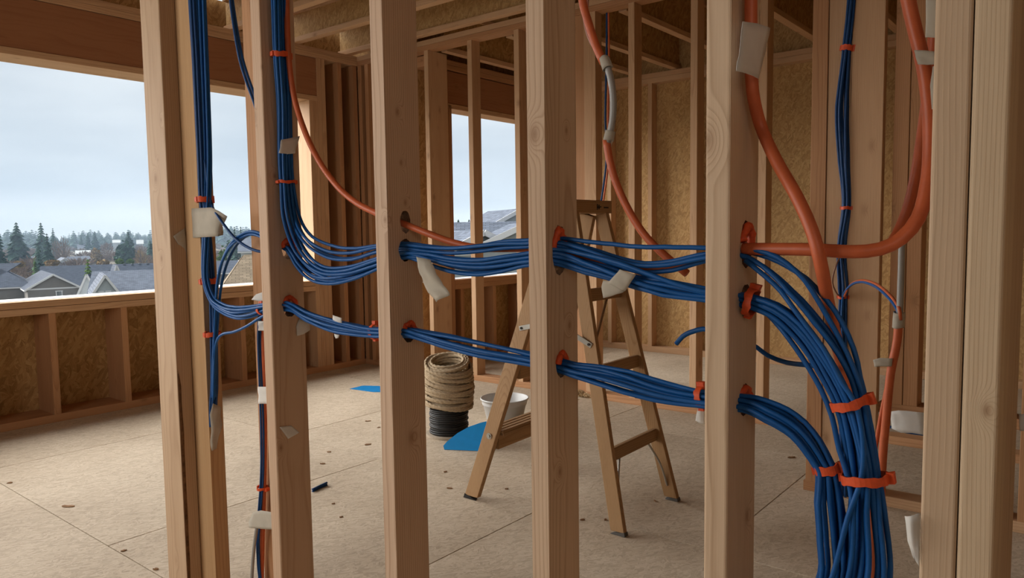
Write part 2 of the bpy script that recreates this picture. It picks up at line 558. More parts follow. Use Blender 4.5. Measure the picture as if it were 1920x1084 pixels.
# short wall on the right, between the front studs and the partition
ws = empty('wall_short', (-0.5, 3.05, 0), 'structure')
YS = 3.05
piece('stud', ws, -0.938, -0.8795, YS, YS + 0.07, 0.04, 2.405, WOODR)
piece('stud', ws, -0.878, -0.79, YS + 0.004, YS + 0.07, 0.04, 2.405, WOOD)
piece('wide_board', ws, -0.784, -0.672, YS - 0.03, YS + 0.012, 0.04, 2.405, WOOD)
piece('stud', ws, -0.642, -0.5905, YS, YS + D4, 0.40, 2.405, WOODR)
piece('stud', ws, -0.589, -0.54, YS + 0.003, YS + D4, 0.40, 2.405, WOODR)
piece('stud', ws, -0.30, -0.262, YS, YS + D4, 0.04, 2.405, WOODR)
piece('stud', ws, -0.22, -0.16, YS, YS + D4, 0.04, 2.405, WOODR)
piece('ledger_plate', ws, -0.672, -0.22, YS, YS + D4, 0.362, 0.40, WOODR, 'X')
piece('bottom_plate', ws, -0.945, -0.672, YS - 0.002, YS + D4, 0.0, 0.04, WOODR, 'X')
piece('bottom_plate', ws, -0.672, 1.5, YS - 0.002, YS + D4, 0.0, 0.04, WOOD, 'X')
piece('top_plate', ws, -0.945, 1.5, YS - 0.03, YS + D4, 2.405, 2.48, WOOD, 'X')

# ------------------------------------------------------------------ ceiling and joists
ceil = empty('ceiling', (-1.6, 1.4, 2.72), 'structure')
CXS = (-4.9, -2.47, -0.03, 1.57)
yy = -3.0
while yy < 5.85:
    for x0, x1 in zip(CXS, CXS[1:]):
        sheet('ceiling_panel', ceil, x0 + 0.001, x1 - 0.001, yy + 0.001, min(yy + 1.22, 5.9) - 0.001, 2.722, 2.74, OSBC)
    yy += 1.22


def joist(x0, x1, y0, y1, z0, z1):
    alongx = (x1 - x0) > (y1 - y0)
    ax = 'X' if alongx else 'Y'
    fw, fh = 0.057, 0.036
    if alongx:
        yc = (y0 + y1) / 2
        web = sheet('joist', ceil, x0, x1, yc - 0.005, yc + 0.005, z0 + fh - 0.006, z1 - fh + 0.006, OSBC)
        bx = [(x0, x1, yc - fw / 2, yc + fw / 2)]
    else:
        xc = (x0 + x1) / 2
        web = sheet('joist', ceil, xc - 0.005, xc + 0.005, y0, y1, z0 + fh - 0.006, z1 - fh + 0.006, OSBC)
        bx = [(xc - fw / 2, xc + fw / 2, y0, y1)]
    for a in bx:
        for zz in (z0, z1 - fh):
            o = piece('flange', None, a[0], a[1], a[2], a[3], zz, zz + fh, WOOD, ax)
            o.parent = web
            o.location = o.location - web.location - ceil.location
    return web


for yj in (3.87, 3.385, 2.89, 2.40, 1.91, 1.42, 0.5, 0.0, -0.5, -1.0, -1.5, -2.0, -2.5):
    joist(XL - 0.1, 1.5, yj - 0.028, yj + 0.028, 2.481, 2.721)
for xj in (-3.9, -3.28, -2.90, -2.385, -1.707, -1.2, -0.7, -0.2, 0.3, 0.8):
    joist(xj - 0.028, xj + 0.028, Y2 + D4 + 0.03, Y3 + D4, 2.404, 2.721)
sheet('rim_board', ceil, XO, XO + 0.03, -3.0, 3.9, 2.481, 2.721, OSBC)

# ------------------------------------------------------------------ front wall: the big studs with their bored holes
YF = 1.0
front = empty('wall_front', (-1.0, YF, 0), 'structure')
piece('bottom_plate', front, -2.116, 0.3, YF, YF + 0.0925, 0, 0.038, WOOD, 'X')
piece('top_plate', front, -2.4, 0.3, YF, YF + 0.0925, 2.405, 2.443, WOOD, 'X')
piece('top_plate', front, -2.4, 0.3, YF, YF + 0.0925, 2.444, 2.48, WOOD, 'X')
DG = None


def big_stud(x0, x1, y0, y1, mat, holes=(), z1=2.405, lean=0.0, name='stud'):
    c = Vector(((x0 + x1) / 2, (y0 + y1) / 2, (0.038 + z1) / 2))
    L = z1 - 0.038
    bm = bmesh.new()
    hx = (x1 - x0) / 2
    loops = [[(y0 - c.y, -L / 2), (y1 - c.y, -L / 2), (y1 - c.y, L / 2), (y0 - c.y, L / 2)]]
    rg = random.Random(int(abs(x0) * 1e4))
    for (hy, hz, ry, rz) in holes:
        lp = []
        for k in range(28):
            t = 2 * math.pi * k / 28
            j = 1 + rg.uniform(-0.04, 0.05)
            lp.append((hy - c.y + math.cos(t) * ry * j, hz - c.z + math.sin(t) * rz * j))
        loops.append(lp)
    edges = []
    for lp in loops:
        vs = [bm.verts.new((-hx, y, z)) for y, z in lp]
        edges += [bm.edges.new((vs[i], vs[(i + 1) % len(vs)])) for i in range(len(vs))]
    bmesh.ops.triangle_fill(bm, edges=edges, use_beauty=True, normal=(-1, 0, 0))
    r = bmesh.ops.extrude_face_region(bm, geom=bm.faces[:])
    for v in r['geom']:
        if isinstance(v, bmesh.types.BMVert):
            v.co.x = hx
    bmesh.ops.recalc_face_normals(bm, faces=bm.faces)
    bm.normal_update()
    es = [e for e in bm.edges if abs(e.verts[0].co.z - e.verts[1].co.z) > 1.0 and len(e.link_faces) == 2
          and abs(e.link_faces[0].normal.dot(e.link_faces[1].normal)) < 0.5]
    bmesh.ops.bevel(bm, geom=es, offset=0.0042, segments=3, affect='EDGES', profile=0.5)
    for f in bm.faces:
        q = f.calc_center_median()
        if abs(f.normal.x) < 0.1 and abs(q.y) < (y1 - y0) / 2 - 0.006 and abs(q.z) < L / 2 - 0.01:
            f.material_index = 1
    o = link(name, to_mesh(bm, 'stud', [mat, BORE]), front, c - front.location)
    return o


def stud_mat(name, x0, x1, y0, y1, knots, light, dark, **kw):
    """knots given as (pixel x, pixel y, 'Y' or 'X' face, radius)"""
    c = Vector(((x0 + x1) / 2, (y0 + y1) / 2, (0.038 + 2.405) / 2))
    ks = []
    for kx, ky, f, r in knots:
        q = P(kx, ky, f, y0 if f == 'Y' else x1) - c
        ks.append((q.x, q.y, q.z, r))
    return wood(name, light, dark, ks, **kw)


LF, DF = (0.60, 0.425, 0.295), (0.43, 0.275, 0.175)
XS2, XS3, XS5, XS6 = (-1.5775, -1.540), (-1.160, -1.124), (-0.770, -0.734), (-0.452, -0.416)
YB = YF + 0.0925


def hole(px_, py_, xr, ry, rz):
    q = P(px_, py_, 'X', xr)
    return (min(max(q.y, YF + 0.03), YB - 0.03), q.z, ry, rz)


HOLES = {
    's2': [hole(541, 466, XS2[1], 0.019, 0.026), hole(543, 574, XS2[1], 0.019, 0.026)],
    's3': [hole(760, 416, XS3[1], 0.014, 0.023), hole(760, 469, XS3[1], 0.018, 0.023), hole(767, 622, XS3[1], 0.018, 0.022)],
    's5': [hole(1049, 469, XS5[1], 0.021, 0.042), hole(1053, 683, XS5[1], 0.017, 0.023)],
    's6': [hole(1400, 458, XS6[1], 0.022, 0.035), hole(1400, 565, XS6[1], 0.020, 0.025), hole(1396, 750, XS6[1], 0.019, 0.024)],
}
M2 = stud_mat('stud_two_lumber', *XS2, YF, YB, [(490, 125, 'X', 0.006), (527, 840, 'X', 0.008), (515, 330, 'X', 0.006)], (0.57, 0.39, 0.26), (0.41, 0.25, 0.15), pith=(-0.06, 0.012))
M3 = stud_mat('stud_three_lumber', *XS3, YF, YB, [(745, 210, 'X', 0.008), (752, 305, 'X', 0.006), (760, 380, 'X', 0.006), (772, 820, 'X', 0.014), (722, 412, 'Y', 0.006)], LF, DF, pith=(0.03, -0.12), fac=0.85)
M5 = stud_mat('stud_five_lumber', *XS5, YF, YB, [(1001, 252, 'Y', 0.013), (1062, 245, 'X', 0.006), (1050, 885, 'X', 0.009), (1068, 610, 'X', 0.007)], (0.62, 0.45, 0.31), (0.45, 0.30, 0.19), pith=(-0.05, 0.02), fac=0.7)
M6 = stud_mat('stud_six_lumber', *XS6, YF, YB, [(1326, 264, 'Y', 0.016), (1398, 970, 'X', 0.012)], (0.64, 0.475, 0.325), (0.48, 0.33, 0.21), pith=(0.02, -0.16), fac=0.75)
M7 = wood('stud_seven_lumber', (0.56, 0.41, 0.275), (0.42, 0.285, 0.18), auto_knots=False, pith=(0.12, 0.02), freq=200)
M1 = stud_mat('stud_one_lumber', -2.117, -2.01, YF, YF + 0.045, [(292, 335, 'Y', 0.012), (303, 485, 'Y', 0.008), (302, 225, 'Y', 0.005), (296, 300, 'Y', 0.004)], (0.53, 0.37, 0.235), (0.38, 0.24, 0.14), pith=(0.02, 0.10))

big_stud(XS2[0], XS2[1], YF, YB, M2, HOLES['s2'])
big_stud(XS3[0], XS3[1], YF, YB, M3, HOLES['s3'])
big_stud(XS5[0], XS5[1], YF, YB, M5, HOLES['s5'])
big_stud(XS6[0], XS6[1], YF, YB + 0.012, M6, HOLES['s6'])
st7 = big_stud(-0.1700, -0.1316, YF, YB, M7)
x7 = -0.1304
q7 = P(1850, 770, 'Y', YF)
M7b = wood('stud_eight_lumber', (0.64, 0.50, 0.34), (0.49, 0.35, 0.22), [(q7.x - (x7 - 0.0935) / 2, -0.046, q7.z - 1.2215, 0.008)], freq=210, auto_knots=False, pith=(-0.15, 0.01))
big_stud(x7, -0.0935, YF, YB, M7b)
big_stud(-0.140, -0.098, YB + 0.002, YB + 0.20, M7)
s1 = big_stud(-2.117, -2.010, YF, YF + 0.045, M1)
xa, xb = P(340, 250, 'Y', YF + 0.046).x, P(366.5, 250, 'Y', YF + 0.046).x
xr_ = P(395.5, 250, 'X', xb)
big_stud(xa - 0.02, xb, YF + 0.0455, xr_.y, wood('stud_one_back_lumber', (0.56, 0.36, 0.19), (0.40, 0.22, 0.10)))
big_stud(-1.768, -1.612, YB + 0.003, YB + 0.042, WOODR)
# waney bark along the lower edge of the left post
bm = bmesh.new()
vv = []
for i in range(15):
    z = 0.045 + i * 0.046
    wd = 0.008 * (0.45 + 0.55 * noise.noise(Vector((0, 0, z * 9)))) + 0.004
    if i in (0, 14):
        wd = 0.001
    vv.append([bm.verts.new((-2.0092, YF + 0.002, z)), bm.verts.new((-2.0078, YF + 0.003 + wd * 0.5, z)), bm.verts.new((-2.0092, YF + 0.003 + wd, z + 0.01))])
for a, b_ in zip(vv, vv[1:]):
    bm.faces.new((a[0], a[1], b_[1], b_[0]))
    bm.faces.new((a[1], a[2], b_[2], b_[1]))
bk = link('bark_edge', to_mesh(bm, 'bark_edge', BARK), s1, -(s1.location + front.location))
bk['label'] = 'dark strip of bark left on the stud edge'

# ------------------------------------------------------------------ cables
def catmull(pts, step):
    out = []
    n = len(pts)
    for i in range(n - 1):
        p0 = pts[max(i - 1, 0)]
        p1, p2 = pts[i], pts[i + 1]
        p3 = pts[min(i + 2, n - 1)]
        L = (p2[0] - p1[0]).length
        k = max(2, int(L / step))
        # centripetal-ish tangents keep uneven spacing from overshooting
        d01, d12, d23 = max((p1[0] - p0[0]).length, 1e-5), max(L, 1e-5), max((p3[0] - p2[0]).length, 1e-5)
        m1 = (p2[0] - p0[0]) * (d12 / (d01 + d12)) if i > 0 else (p2[0] - p1[0])
        m2 = (p3[0] - p1[0]) * (d12 / (d12 + d23)) if i < n - 2 else (p2[0] - p1[0])
        for j in range(k):
            t = j / k
            t2, t3 = t * t, t * t * t
            q = p1[0] * (2 * t3 - 3 * t2 + 1) + m1 * (t3 - 2 * t2 + t) + p2[0] * (-2 * t3 + 3 * t2) + m2 * (t3 - t2)
            out.append((q, p1[1] + (p2[1] - p1[1]) * t))
    out.append((pts[-1][0], pts[-1][1]))
    return out


def frames(path):
    fr = []
    nrm = None
    for i, q in enumerate(path):
        a = path[max(i - 1, 0)]
        b = path[min(i + 1, len(path) - 1)]
        t = (b - a).normalized()
        if nrm is None:
            up = Vector((0, 1, 0)) if abs(t.y) < 0.8 else Vector((0, 0, 1))
            nrm = (up - t * up.dot(t)).normalized()
        else:
            nrm = (nrm - t * nrm.dot(t)).normalized()
        fr.append((t, nrm, t.cross(nrm)))
    return fr


def tube_bm(bm, path, r, sides=8, rfun=None):
    fr = frames(path)
    prev = None
    first = None
    for i, (q, (t, n, b)) in enumerate(zip(path, fr)):
        ring = []
        for k in range(sides):
            a = 2 * math.pi * k / sides
            rr = r if rfun is None else r * rfun(i, a)
            ring.append(bm.verts.new(q + (n * math.cos(a) + b * math.sin(a)) * rr))
        if prev:
            for k in range(sides):
                bm.faces.new((prev[k], prev[(k + 1) % sides], ring[(k + 1) % sides], ring[k]))
        else:
            first = ring
        prev = ring
    bm.faces.new(list(reversed(first)))
    bm.faces.new(prev)


def W(pts):
    """control points: (px, py, axis, plane[, spread]) or (Vector[, spread])"""
    out = []
    for p in pts:
        if isinstance(p[0], Vector):
            out.append((p[0], p[1] if len(p) > 1 else 1.0))
        else:
            out.append((P(p[0], p[1], p[2], p[3]), p[4] if len(p) > 4 else 1.0))
    # lines that leave the frame at the top run on up to the top plates
    if not isinstance(pts[0][0], Vector) and pts[0][1] < -20:
        q = out[0][0]
        out.insert(0, (Vector((q.x, q.y, 2.403)), out[0][1]))
    if not isinstance(pts[-1][0], Vector) and pts[-1][1] < -20:
        q = out[-1][0]
        out.append((Vector((q.x, q.y, 2.403)), out[-1][1]))
    return out


HEX = [(0, 0)] + [(math.cos(k * math.pi / 3 + 0.3), math.sin(k * math.pi / 3 + 0.3)) for k in range(6)] + \
      [(1.9 * math.cos(k * math.pi / 6), 1.9 * math.sin(k * math.pi / 6)) for k in range(12)]
PAIR = {1: [(0, 0)], 2: [(-.5, 0), (.5, 0)], 3: [(-.5, -.29), (.5, -.29), (0, .58)], 4: [(-.5, -.5), (.5, -.5), (.5, .5), (-.5, .5)]}


def bundle(pts, n, r, mat, name, label, group=None, step=0.014, twist=0.8, seed=0, sides=8, flat=1.0, wob=1.0, phase=0.0):
    """n separate cables laid together along one line; spread widens the pack"""
    rng = random.Random(seed)
    cp = catmull(W(pts), step)
    path = [q for q, s in cp]
    spr = [s for q, s in cp]
    fr = frames(path)
    offs = PAIR.get(n) or HEX[:n]
    pitch = 2.06 * r
    obs = []
    for i in range(n):
        ox, oy = offs[i]
        p1, p2, am = rng.uniform(0, 9), rng.uniform(0, 9), rng.uniform(0.5, 1.0)
        line = []
        L = 0.0
        for j, (q, (t, nn, b)) in enumerate(zip(path, fr)):
            if j:
                L += (q - path[j - 1]).length
            an = phase + twist * L * 2.0
            s = spr[j]
            x = (ox * math.cos(an) - oy * math.sin(an)) * pitch * s
            y = (ox * math.sin(an) + oy * math.cos(an)) * pitch * s
            wv = max(0.0, s - 1.0) * r * 2.2 * am * wob
            x += wv * math.sin(L * 9 + p1) * flat
            y += wv * math.sin(L * 7 + p2)
            line.append(q + nn * x * flat + b * y)
        bm = bmesh.new()
        tube_bm(bm, line, r, sides)
        o = link(name, to_mesh(bm, name, mat, True))
        tag(o, label, 'cable', group)
        obs.append(o)
    return obs, path


RC = 0.0037
YC = 1.046
XV2 = XS2[1] + 0.0155
XV1 = xb + 0.017

U_TAIL = [(1045, 453, 'Y', YC, 1.05), (1100, 465, 'Y', YC, 1.6), (1150, 478, 'Y', YC, 2.2), (1200, 487, 'Y', YC, 2.4), (1255, 485, 'Y', YC, 2.2), (1320, 477, 'Y', YC, 1.5), (1392, 475, 'Y', YC, 1.0),
          (1420, 481, 'Y', YC, 1.6), (1455, 497, 'Y', YC, 2.4), (1500, 535, 'Y', YC, 3.2), (1545, 596, 'Y', YC, 2.8), (1583, 660, 'Y', YC, 1.8), (1604, 710, 'Y', YC, 1.1), (1615, 750, 'Y', YC, 1.0),
          (1624, 810, 'Y', YC, 1.15), (1639, 893, 'Y', YC, 1.0), (1646, 960, 'Y', YC, 1.25), (1655, 1084, 'Y', YC, 1.5), (Vector((-0.24, 1.05, 0.42)), 1.7), (Vector((-0.23, 1.06, 0.05)), 1.7)]
bundle([(531, -60, 'X', XV2), (533, 0, 'X', XV2), (536, 103, 'X', XV2), (540, 200, 'X', XV2, 1.1), (542, 300, 'X', XV2, 1.1), (545, 342, 'X', XV2), (556, 412, 'X', XV2 + .012, 1.3), (578, 450, 'Y', YC, 1.5), (618, 472, 'Y', YC, 2.0), (660, 476, 'Y', YC, 2.0),
        (705, 467, 'Y', YC, 1.5), (757, 461, 'Y', YC, 1.05), (800, 466, 'Y', YC, 1.4), (850, 470, 'Y', YC, 1.7), (900, 466, 'Y', YC, 1.7), (945, 459, 'Y', YC, 1.4), (985, 457, 'Y', YC, 1.1)] + U_TAIL,
       4, RC, BLUE, 'data_cable', 'blue cable on top of the upper run, arching down to the big bundle', 'blue cables on top of the upper run', seed=1, twist=0.6)
L_TAIL = [(1045, 487, 'Y', YC, 1.0), (1100, 500, 'Y', YC, 1.3), (1150, 514, 'Y', YC, 1.2), (1172, 523, 'Y', YC, 1.05), (1196, 530, 'Y', YC, 1.2), (1250, 541, 'Y', YC, 1.6), (1320, 553, 'Y', YC, 1.25), (1395, 565, 'Y', YC, 1.0),
          (1410, 568, 'Y', YC, 1.0), (1449, 584, 'Y', YC, 1.05), (1475, 602, 'Y', YC, 1.12), (1515, 645, 'Y', YC, 1.18), (1550, 702, 'Y', YC, 1.12), (1578, 757, 'Y', YC, 1.05), (1595, 825, 'Y', YC, 1.2), (1606, 897, 'Y', YC, 1.05),
          (1608, 960, 'Y', YC, 1.5), (1606, 1084, 'Y', YC, 1.9), (Vector((-0.29, 1.05, 0.42)), 2.0), (Vector((-0.29, 1.06, 0.05)), 2.0)]
bundle([(515, -60, 'X', XV2), (517, 0, 'X', XV2), (521, 103, 'X', XV2), (528, 200, 'X', XV2, 1.1), (530, 300, 'X', XV2, 1.1), (532, 342, 'X', XV2), (540, 410, 'X', XV2 + .006, 1.3), (563, 470, 'X', XV2 + .03, 1.5), (603, 508, 'Y', YC, 1.5), (650, 512, 'Y', YC, 1.5),
        (705, 495, 'Y', YC, 1.25), (757, 476, 'Y', YC, 1.0), (800, 486, 'Y', YC, 1.3), (850, 499, 'Y', YC, 1.45), (900, 503, 'Y', YC, 1.45), (945, 498, 'Y', YC, 1.25), (985, 490, 'Y', YC, 1.05)] + L_TAIL,
       7, RC, BLUE, 'data_cable', 'blue cable low in the upper run, coming from the second post bundle', 'blue cables low in the upper run', seed=2, twist=0.7)
A_TAIL = [(541, 468, 'Y', YC, 1.0), (556, 493, 'Y', YC + .004, 1.1), (575, 514, 'Y', YC + .004, 1.2), (598, 525, 'Y', YC, 1.2), (630, 526, 'Y', YC - .003, 1.3), (668, 517, 'Y', YC, 1.3), (705, 502, 'Y', YC, 1.1), (757, 480, 'Y', YC - .006, 1.0), (800, 480, 'Y', YC - .008, 1.3), (850, 488, 'Y', YC - .01, 1.5),
          (900, 490, 'Y', YC - .012, 1.5), (945, 484, 'Y', YC - .01, 1.3), (985, 479, 'Y', YC - .005, 1.0), (1045, 470, 'Y', YC - .006, 1.0), (1100, 482, 'Y', YC - .012, 1.8), (1160, 500, 'Y', YC - .014, 2.0), (1220, 522, 'Y', YC - .012, 1.8), (1280, 541, 'Y', YC - .01, 1.4), (1320, 549, 'Y', YC - .008, 1.1),
          (1396, 557, 'Y', YC - .006, 1.0), (1416, 562, 'Y', YC - .006, 1.0), (1455, 576, 'Y', YC - .01, 1.2), (1500, 610, 'Y', YC - .012, 1.3), (1552, 680, 'Y', YC - .014, 1.2), (1590, 752, 'Y', YC - .012, 1.0), (1612, 825, 'Y', YC - .012, 1.1), (1626, 896, 'Y', YC - .012, 1.0), (1628, 960, 'Y', YC - .012, 1.4),
          (1632, 1084, 'Y', YC - .012, 1.7), (Vector((-0.265, 1.03, 0.42)), 1.8), (Vector((-0.265, 1.03, 0.05)), 1.8)]
bundle([(400, 745, 'X', XV1 + .012), (401, 690, 'X', XV1 + .014), (404, 620, 'X', XV1 + .02), (409, 545, 'Y', YC, 1.3), (418, 500, 'Y', YC, 1.7), (433, 467, 'Y', YC, 2.0), (452, 446, 'Y', YC, 2.0), (472, 437, 'Y', YC, 1.6), (490, 441, 'Y', YC, 1.2), (505, 452, 'Y', YC, 1.0)] + A_TAIL,
       3, RC, BLUE, 'data_cable', 'blue cable looping up from the left post in a high arc before the window', 'blue cables arcing to the second post', seed=3, twist=0.3)
bundle([(384, 300, 'X', XV1 + .012), (390, 350, 'X', XV1 + .014), (397, 383, 'X', XV1 + .018), (405, 400, 'Y', YC - .01), (424, 427, 'Y', YC - .012), (443, 449, 'Y', YC - .014), (467, 465, 'Y', YC - .01), (490, 472, 'Y', YC - .004), (510, 470, 'Y', YC + .008), (541, 464, 'Y', YC + .010), (553, 478, 'Y', YC + .014), (570, 500, 'Y', YC + .02), (600, 515, 'Y', YC + .02), (660, 508, 'Y', YC + .012), (705, 490, 'Y', YC + .01), (757, 470, 'Y', YC + .012), (775, 472, 'Y', YC + .012)],
       1, RC, NAVY, 'data_cable', 'single dark cable slanting down from the tape on the left post', seed=4)
R_TAIL = [(543, 575, 'Y', YC, 1.0), (581, 595, 'Y', YC, 1.25), (623, 609, 'Y', YC, 1.5), (665, 617, 'Y', YC, 1.3), (702, 622, 'Y', YC, 1.0), (767, 623, 'Y', YC, 1.0), (790, 628, 'Y', YC, 1.2), (846, 640, 'Y', YC, 1.65), (913, 656, 'Y', YC, 1.6), (990, 671, 'Y', YC, 1.2), (1053, 684, 'Y', YC, 1.0),
          (1080, 692, 'Y', YC, 1.1), (1125, 701, 'Y', YC, 1.5), (1181, 715, 'Y', YC, 1.75), (1240, 731, 'Y', YC, 1.5), (1312, 744, 'Y', YC, 1.05), (1396, 752, 'Y', YC, 1.0), (1420, 757, 'Y', YC, 1.15), (1445, 767, 'Y', YC, 1.3), (1472, 779, 'Y', YC, 1.35), (1502, 800, 'Y', YC, 1.3), (1528, 832, 'Y', YC, 1.2), (1550, 872, 'Y', YC, 1.0), (1555, 884, 'Y', YC, 1.0),
          (1563, 942, 'Y', YC, 1.4), (1571, 1017, 'Y', YC, 1.5), (1572, 1084, 'Y', YC, 1.5), (Vector((-0.325, 1.06, 0.42)), 1.6), (Vector((-0.33, 1.06, 0.05)), 1.6)]
bundle([(372, -60, 'X', XV1 + .004), (374, 0, 'X', XV1 + .004), (379, 100, 'X', XV1 + .004), (384, 200, 'X', XV1 + .004), (388, 300, 'X', XV1 + .004, 1.05), (388, 372, 'X', XV1 + .004), (386, 450, 'X', XV1 + .004), (386, 525, 'X', XV1 + .006), (400, 564, 'Y', YC, 1.1), (420, 581, 'Y', YC, 1.4), (445, 590, 'Y', YC, 1.7), (470, 588, 'Y', YC, 1.4), (490, 582, 'Y', YC, 1.05), (510, 578, 'Y', YC, 1.0)] + R_TAIL,
       9, RC, BLUE, 'data_cable', 'blue cable in the lower run through the lowest holes of the posts', 'blue cables of the lower run', seed=5, twist=0.6)
bundle([(400, 750, 'X', XV1 + .022), (401, 700, 'X', XV1 + .022), (404, 650, 'X', XV1 + .024), (415, 628, 'Y', YC - .012), (440, 622, 'Y', YC - .012), (464, 611, 'Y', YC - .012), (486, 597, 'Y', YC - .008), (505, 588, 'Y', YC - .008), (543, 582, 'Y', YC - .010), (581, 604, 'Y', YC - .013), (623, 621, 'Y', YC - .014), (665, 628, 'Y', YC - .014), (702, 631, 'Y', YC - .011), (767, 631, 'Y', YC - .011), (790, 637, 'Y', YC - .014)],
       1, RC, BLUE, 'data_cable', 'lone blue cable rising from the foot of the left post into the lower run', seed=6)
bundle([(360, -60, 'X', XV1 - .003), (361, 0, 'X', XV1 - .003), (367, 100, 'X', XV1 - .003), (372, 200, 'X', XV1 - .003), (377, 300, 'X', XV1 - .003), (380, 372, 'X', XV1 - .003), (390, 450, 'X', XV1 - .003), (396, 520, 'X', XV1 - .003), (399, 560, 'X', XV1 - .003), (401, 640, 'X', XV1 - .001), (402, 720, 'X', XV1 - .001), (400, 760, 'X', XV1 - .001), (400, 800, 'X', XV1 - .001)],
       7, RC, NAVY, 'data_cable', 'dark blue cable running straight down the left double post', 'dark cables down the left post', seed=7, twist=0.25)
bundle([(430, -40, 'Y', 1.05), (434, 0, 'Y', 1.05), (441, 50, 'Y', 1.05), (452, 110, 'Y', 1.05), (464, 150, 'Y', 1.05), (480, 195, 'Y', 1.05), (496, 260, 'Y', 1.05), (503, 340, 'Y', 1.05), (504, 420, 'Y', 1.04), (506, 455, 'Y', 1.04)],
       2, 0.0036, NAVY, 'data_cable', 'dark cable dropping from the ceiling behind the second post', 'dark cables dropping behind the second post', seed=8, twist=2.0)
# loose ends beside the sixth post
bundle([(1400, 612, 'Y', 1.13), (1330, 618, 'Y', 1.13), (1318, 617, 'Y', 1.13), (1295, 623, 'Y', 1.13), (1280, 631, 'Y', 1.13), (1268, 645, 'Y', 1.13)], 1, 0.0042, BLUE, 'cable_end', 'short cut blue cable end curling out left of the sixth post', seed=9)
bundle([(1400, 640, 'Y', 1.13), (1420, 652, 'Y', 1.13), (1440, 667, 'Y', 1.13), (1475, 680, 'Y', 1.12), (1508, 684, 'Y', 1.10), (1560, 690, 'Y', 1.09)], 1, RC, BLUE, 'data_cable', 'thin blue cable sagging from the sixth post to the big bundle', seed=10)
bundle([(1397, 488, 'Y', YC - .010), (1437, 520, 'Y', YC - .012), (1464, 546, 'Y', YC - .016), (1486, 576, 'Y', YC - .022), (1510, 608, 'Y', YC - .022), (1545, 655, 'Y', YC - .022), (1580, 720, 'Y', YC - .022), (1603, 755, 'Y', YC - .022), (1618, 825, 'Y', YC - .022), (1615, 897, 'Y', YC - .022), (1590, 970, 'Y', YC - .024), (1560, 1084, 'Y', YC - .024), (Vector((-0.33, 1.02, 0.42)),), (Vector((-0.34, 1.02, 0.05)),)],
       1, RC, BLUE, 'data_cable', 'blue cable that crosses in front of the fan of cables at the sixth post', seed=11)
bundle([(1440, 590, 'Y', YC + .018), (1465, 617, 'Y', YC), (1505, 672, 'Y', YC - .004), (1540, 732, 'Y', YC - .006), (1560, 782, 'Y', YC - .008), (1573, 842, 'Y', YC - .008), (1590, 897, 'Y', YC - .014), (1600, 970, 'Y', YC - .02), (1590, 1084, 'Y', YC - .02), (Vector((-0.31, 1.02, 0.42)),), (Vector((-0.30, 1.02, 0.05)),)],
       1, RC, BLUE, 'data_cable', 'stray blue cable hanging outside the upper tie of the big bundle', seed=12)
# far blue bundle on the short wall
bundle([(1598, -30, 'Y', 3.02), (1594, 30, 'Y', 3.02), (1588, 88, 'Y', 3.02), (1579, 200, 'Y', 3.02, 1.4), (1583, 300, 'Y', 3.02, 1.3), (1587, 385, 'Y', 3.02), (1577, 470, 'Y', 3.02, 1.5), (1581, 540, 'Y', 3.02, 1.4), (1581, 555, 'Y', 3.02, 1.0), (1580, 640, 'Y', 3.02, 1.2), (1582, 800, 'Y', 3.02, 1.2), (1584, 930, 'Y', 3.02, 1.2)],
       7, 0.0056, NAVY, 'data_cable', 'dark blue cable down the far short wall beside the wide board', 'dark cables on the short wall', seed=13, twist=0.5)
bundle([(1578, 600, 'Y', 3.0), (1580, 560, 'Y', 3.0), (1590, 540, 'Y', 2.9), (1610, 529, 'Y', 2.6), (1635, 534, 'Y', 2.3), (1660, 552, 'Y', 2.05), (1683, 581, 'Y', 1.9), (1686, 600, 'Y', 1.9)], 1, 0.0042, BLUE, 'data_cable', 'blue cable arching from the short wall to the taped orange conduit', seed=14)
bundle([(1583, 556, 'Y', 2.98), (1593, 536, 'Y', 2.88), (1612, 526, 'Y', 2.58), (1637, 530, 'Y', 2.28), (1663, 548, 'Y', 2.03), (1686, 578, 'Y', 1.89), (1689, 600, 'Y', 1.89)], 1, 0.0038, ORANGE, 'thin_conduit', 'thin orange line arching beside the blue cable on the short wall', seed=15)
bundle([(1578, 475, 'Y', 3.0), (1567, 500, 'Y', 2.98), (1561, 530, 'Y', 2.98), (1570, 552, 'Y', 2.99), (1580, 558, 'Y', 3.0)], 1, 0.003, plain('brown_wire', (0.22, 0.10, 0.06), 0.5), 'thin_wire', 'thin brown wire looping off the dark cables on the short wall', seed=16)


def conduit(pts, r, mat, name, label, cat='conduit', sides=14):
    path = [q for q, s in catmull(W(pts), 0.012)]
    bm = bmesh.new()
    tube_bm(bm, path, r, sides)
    o = link(name, to_mesh(bm, name, mat, True))
    tag(o, label, cat)
    return path


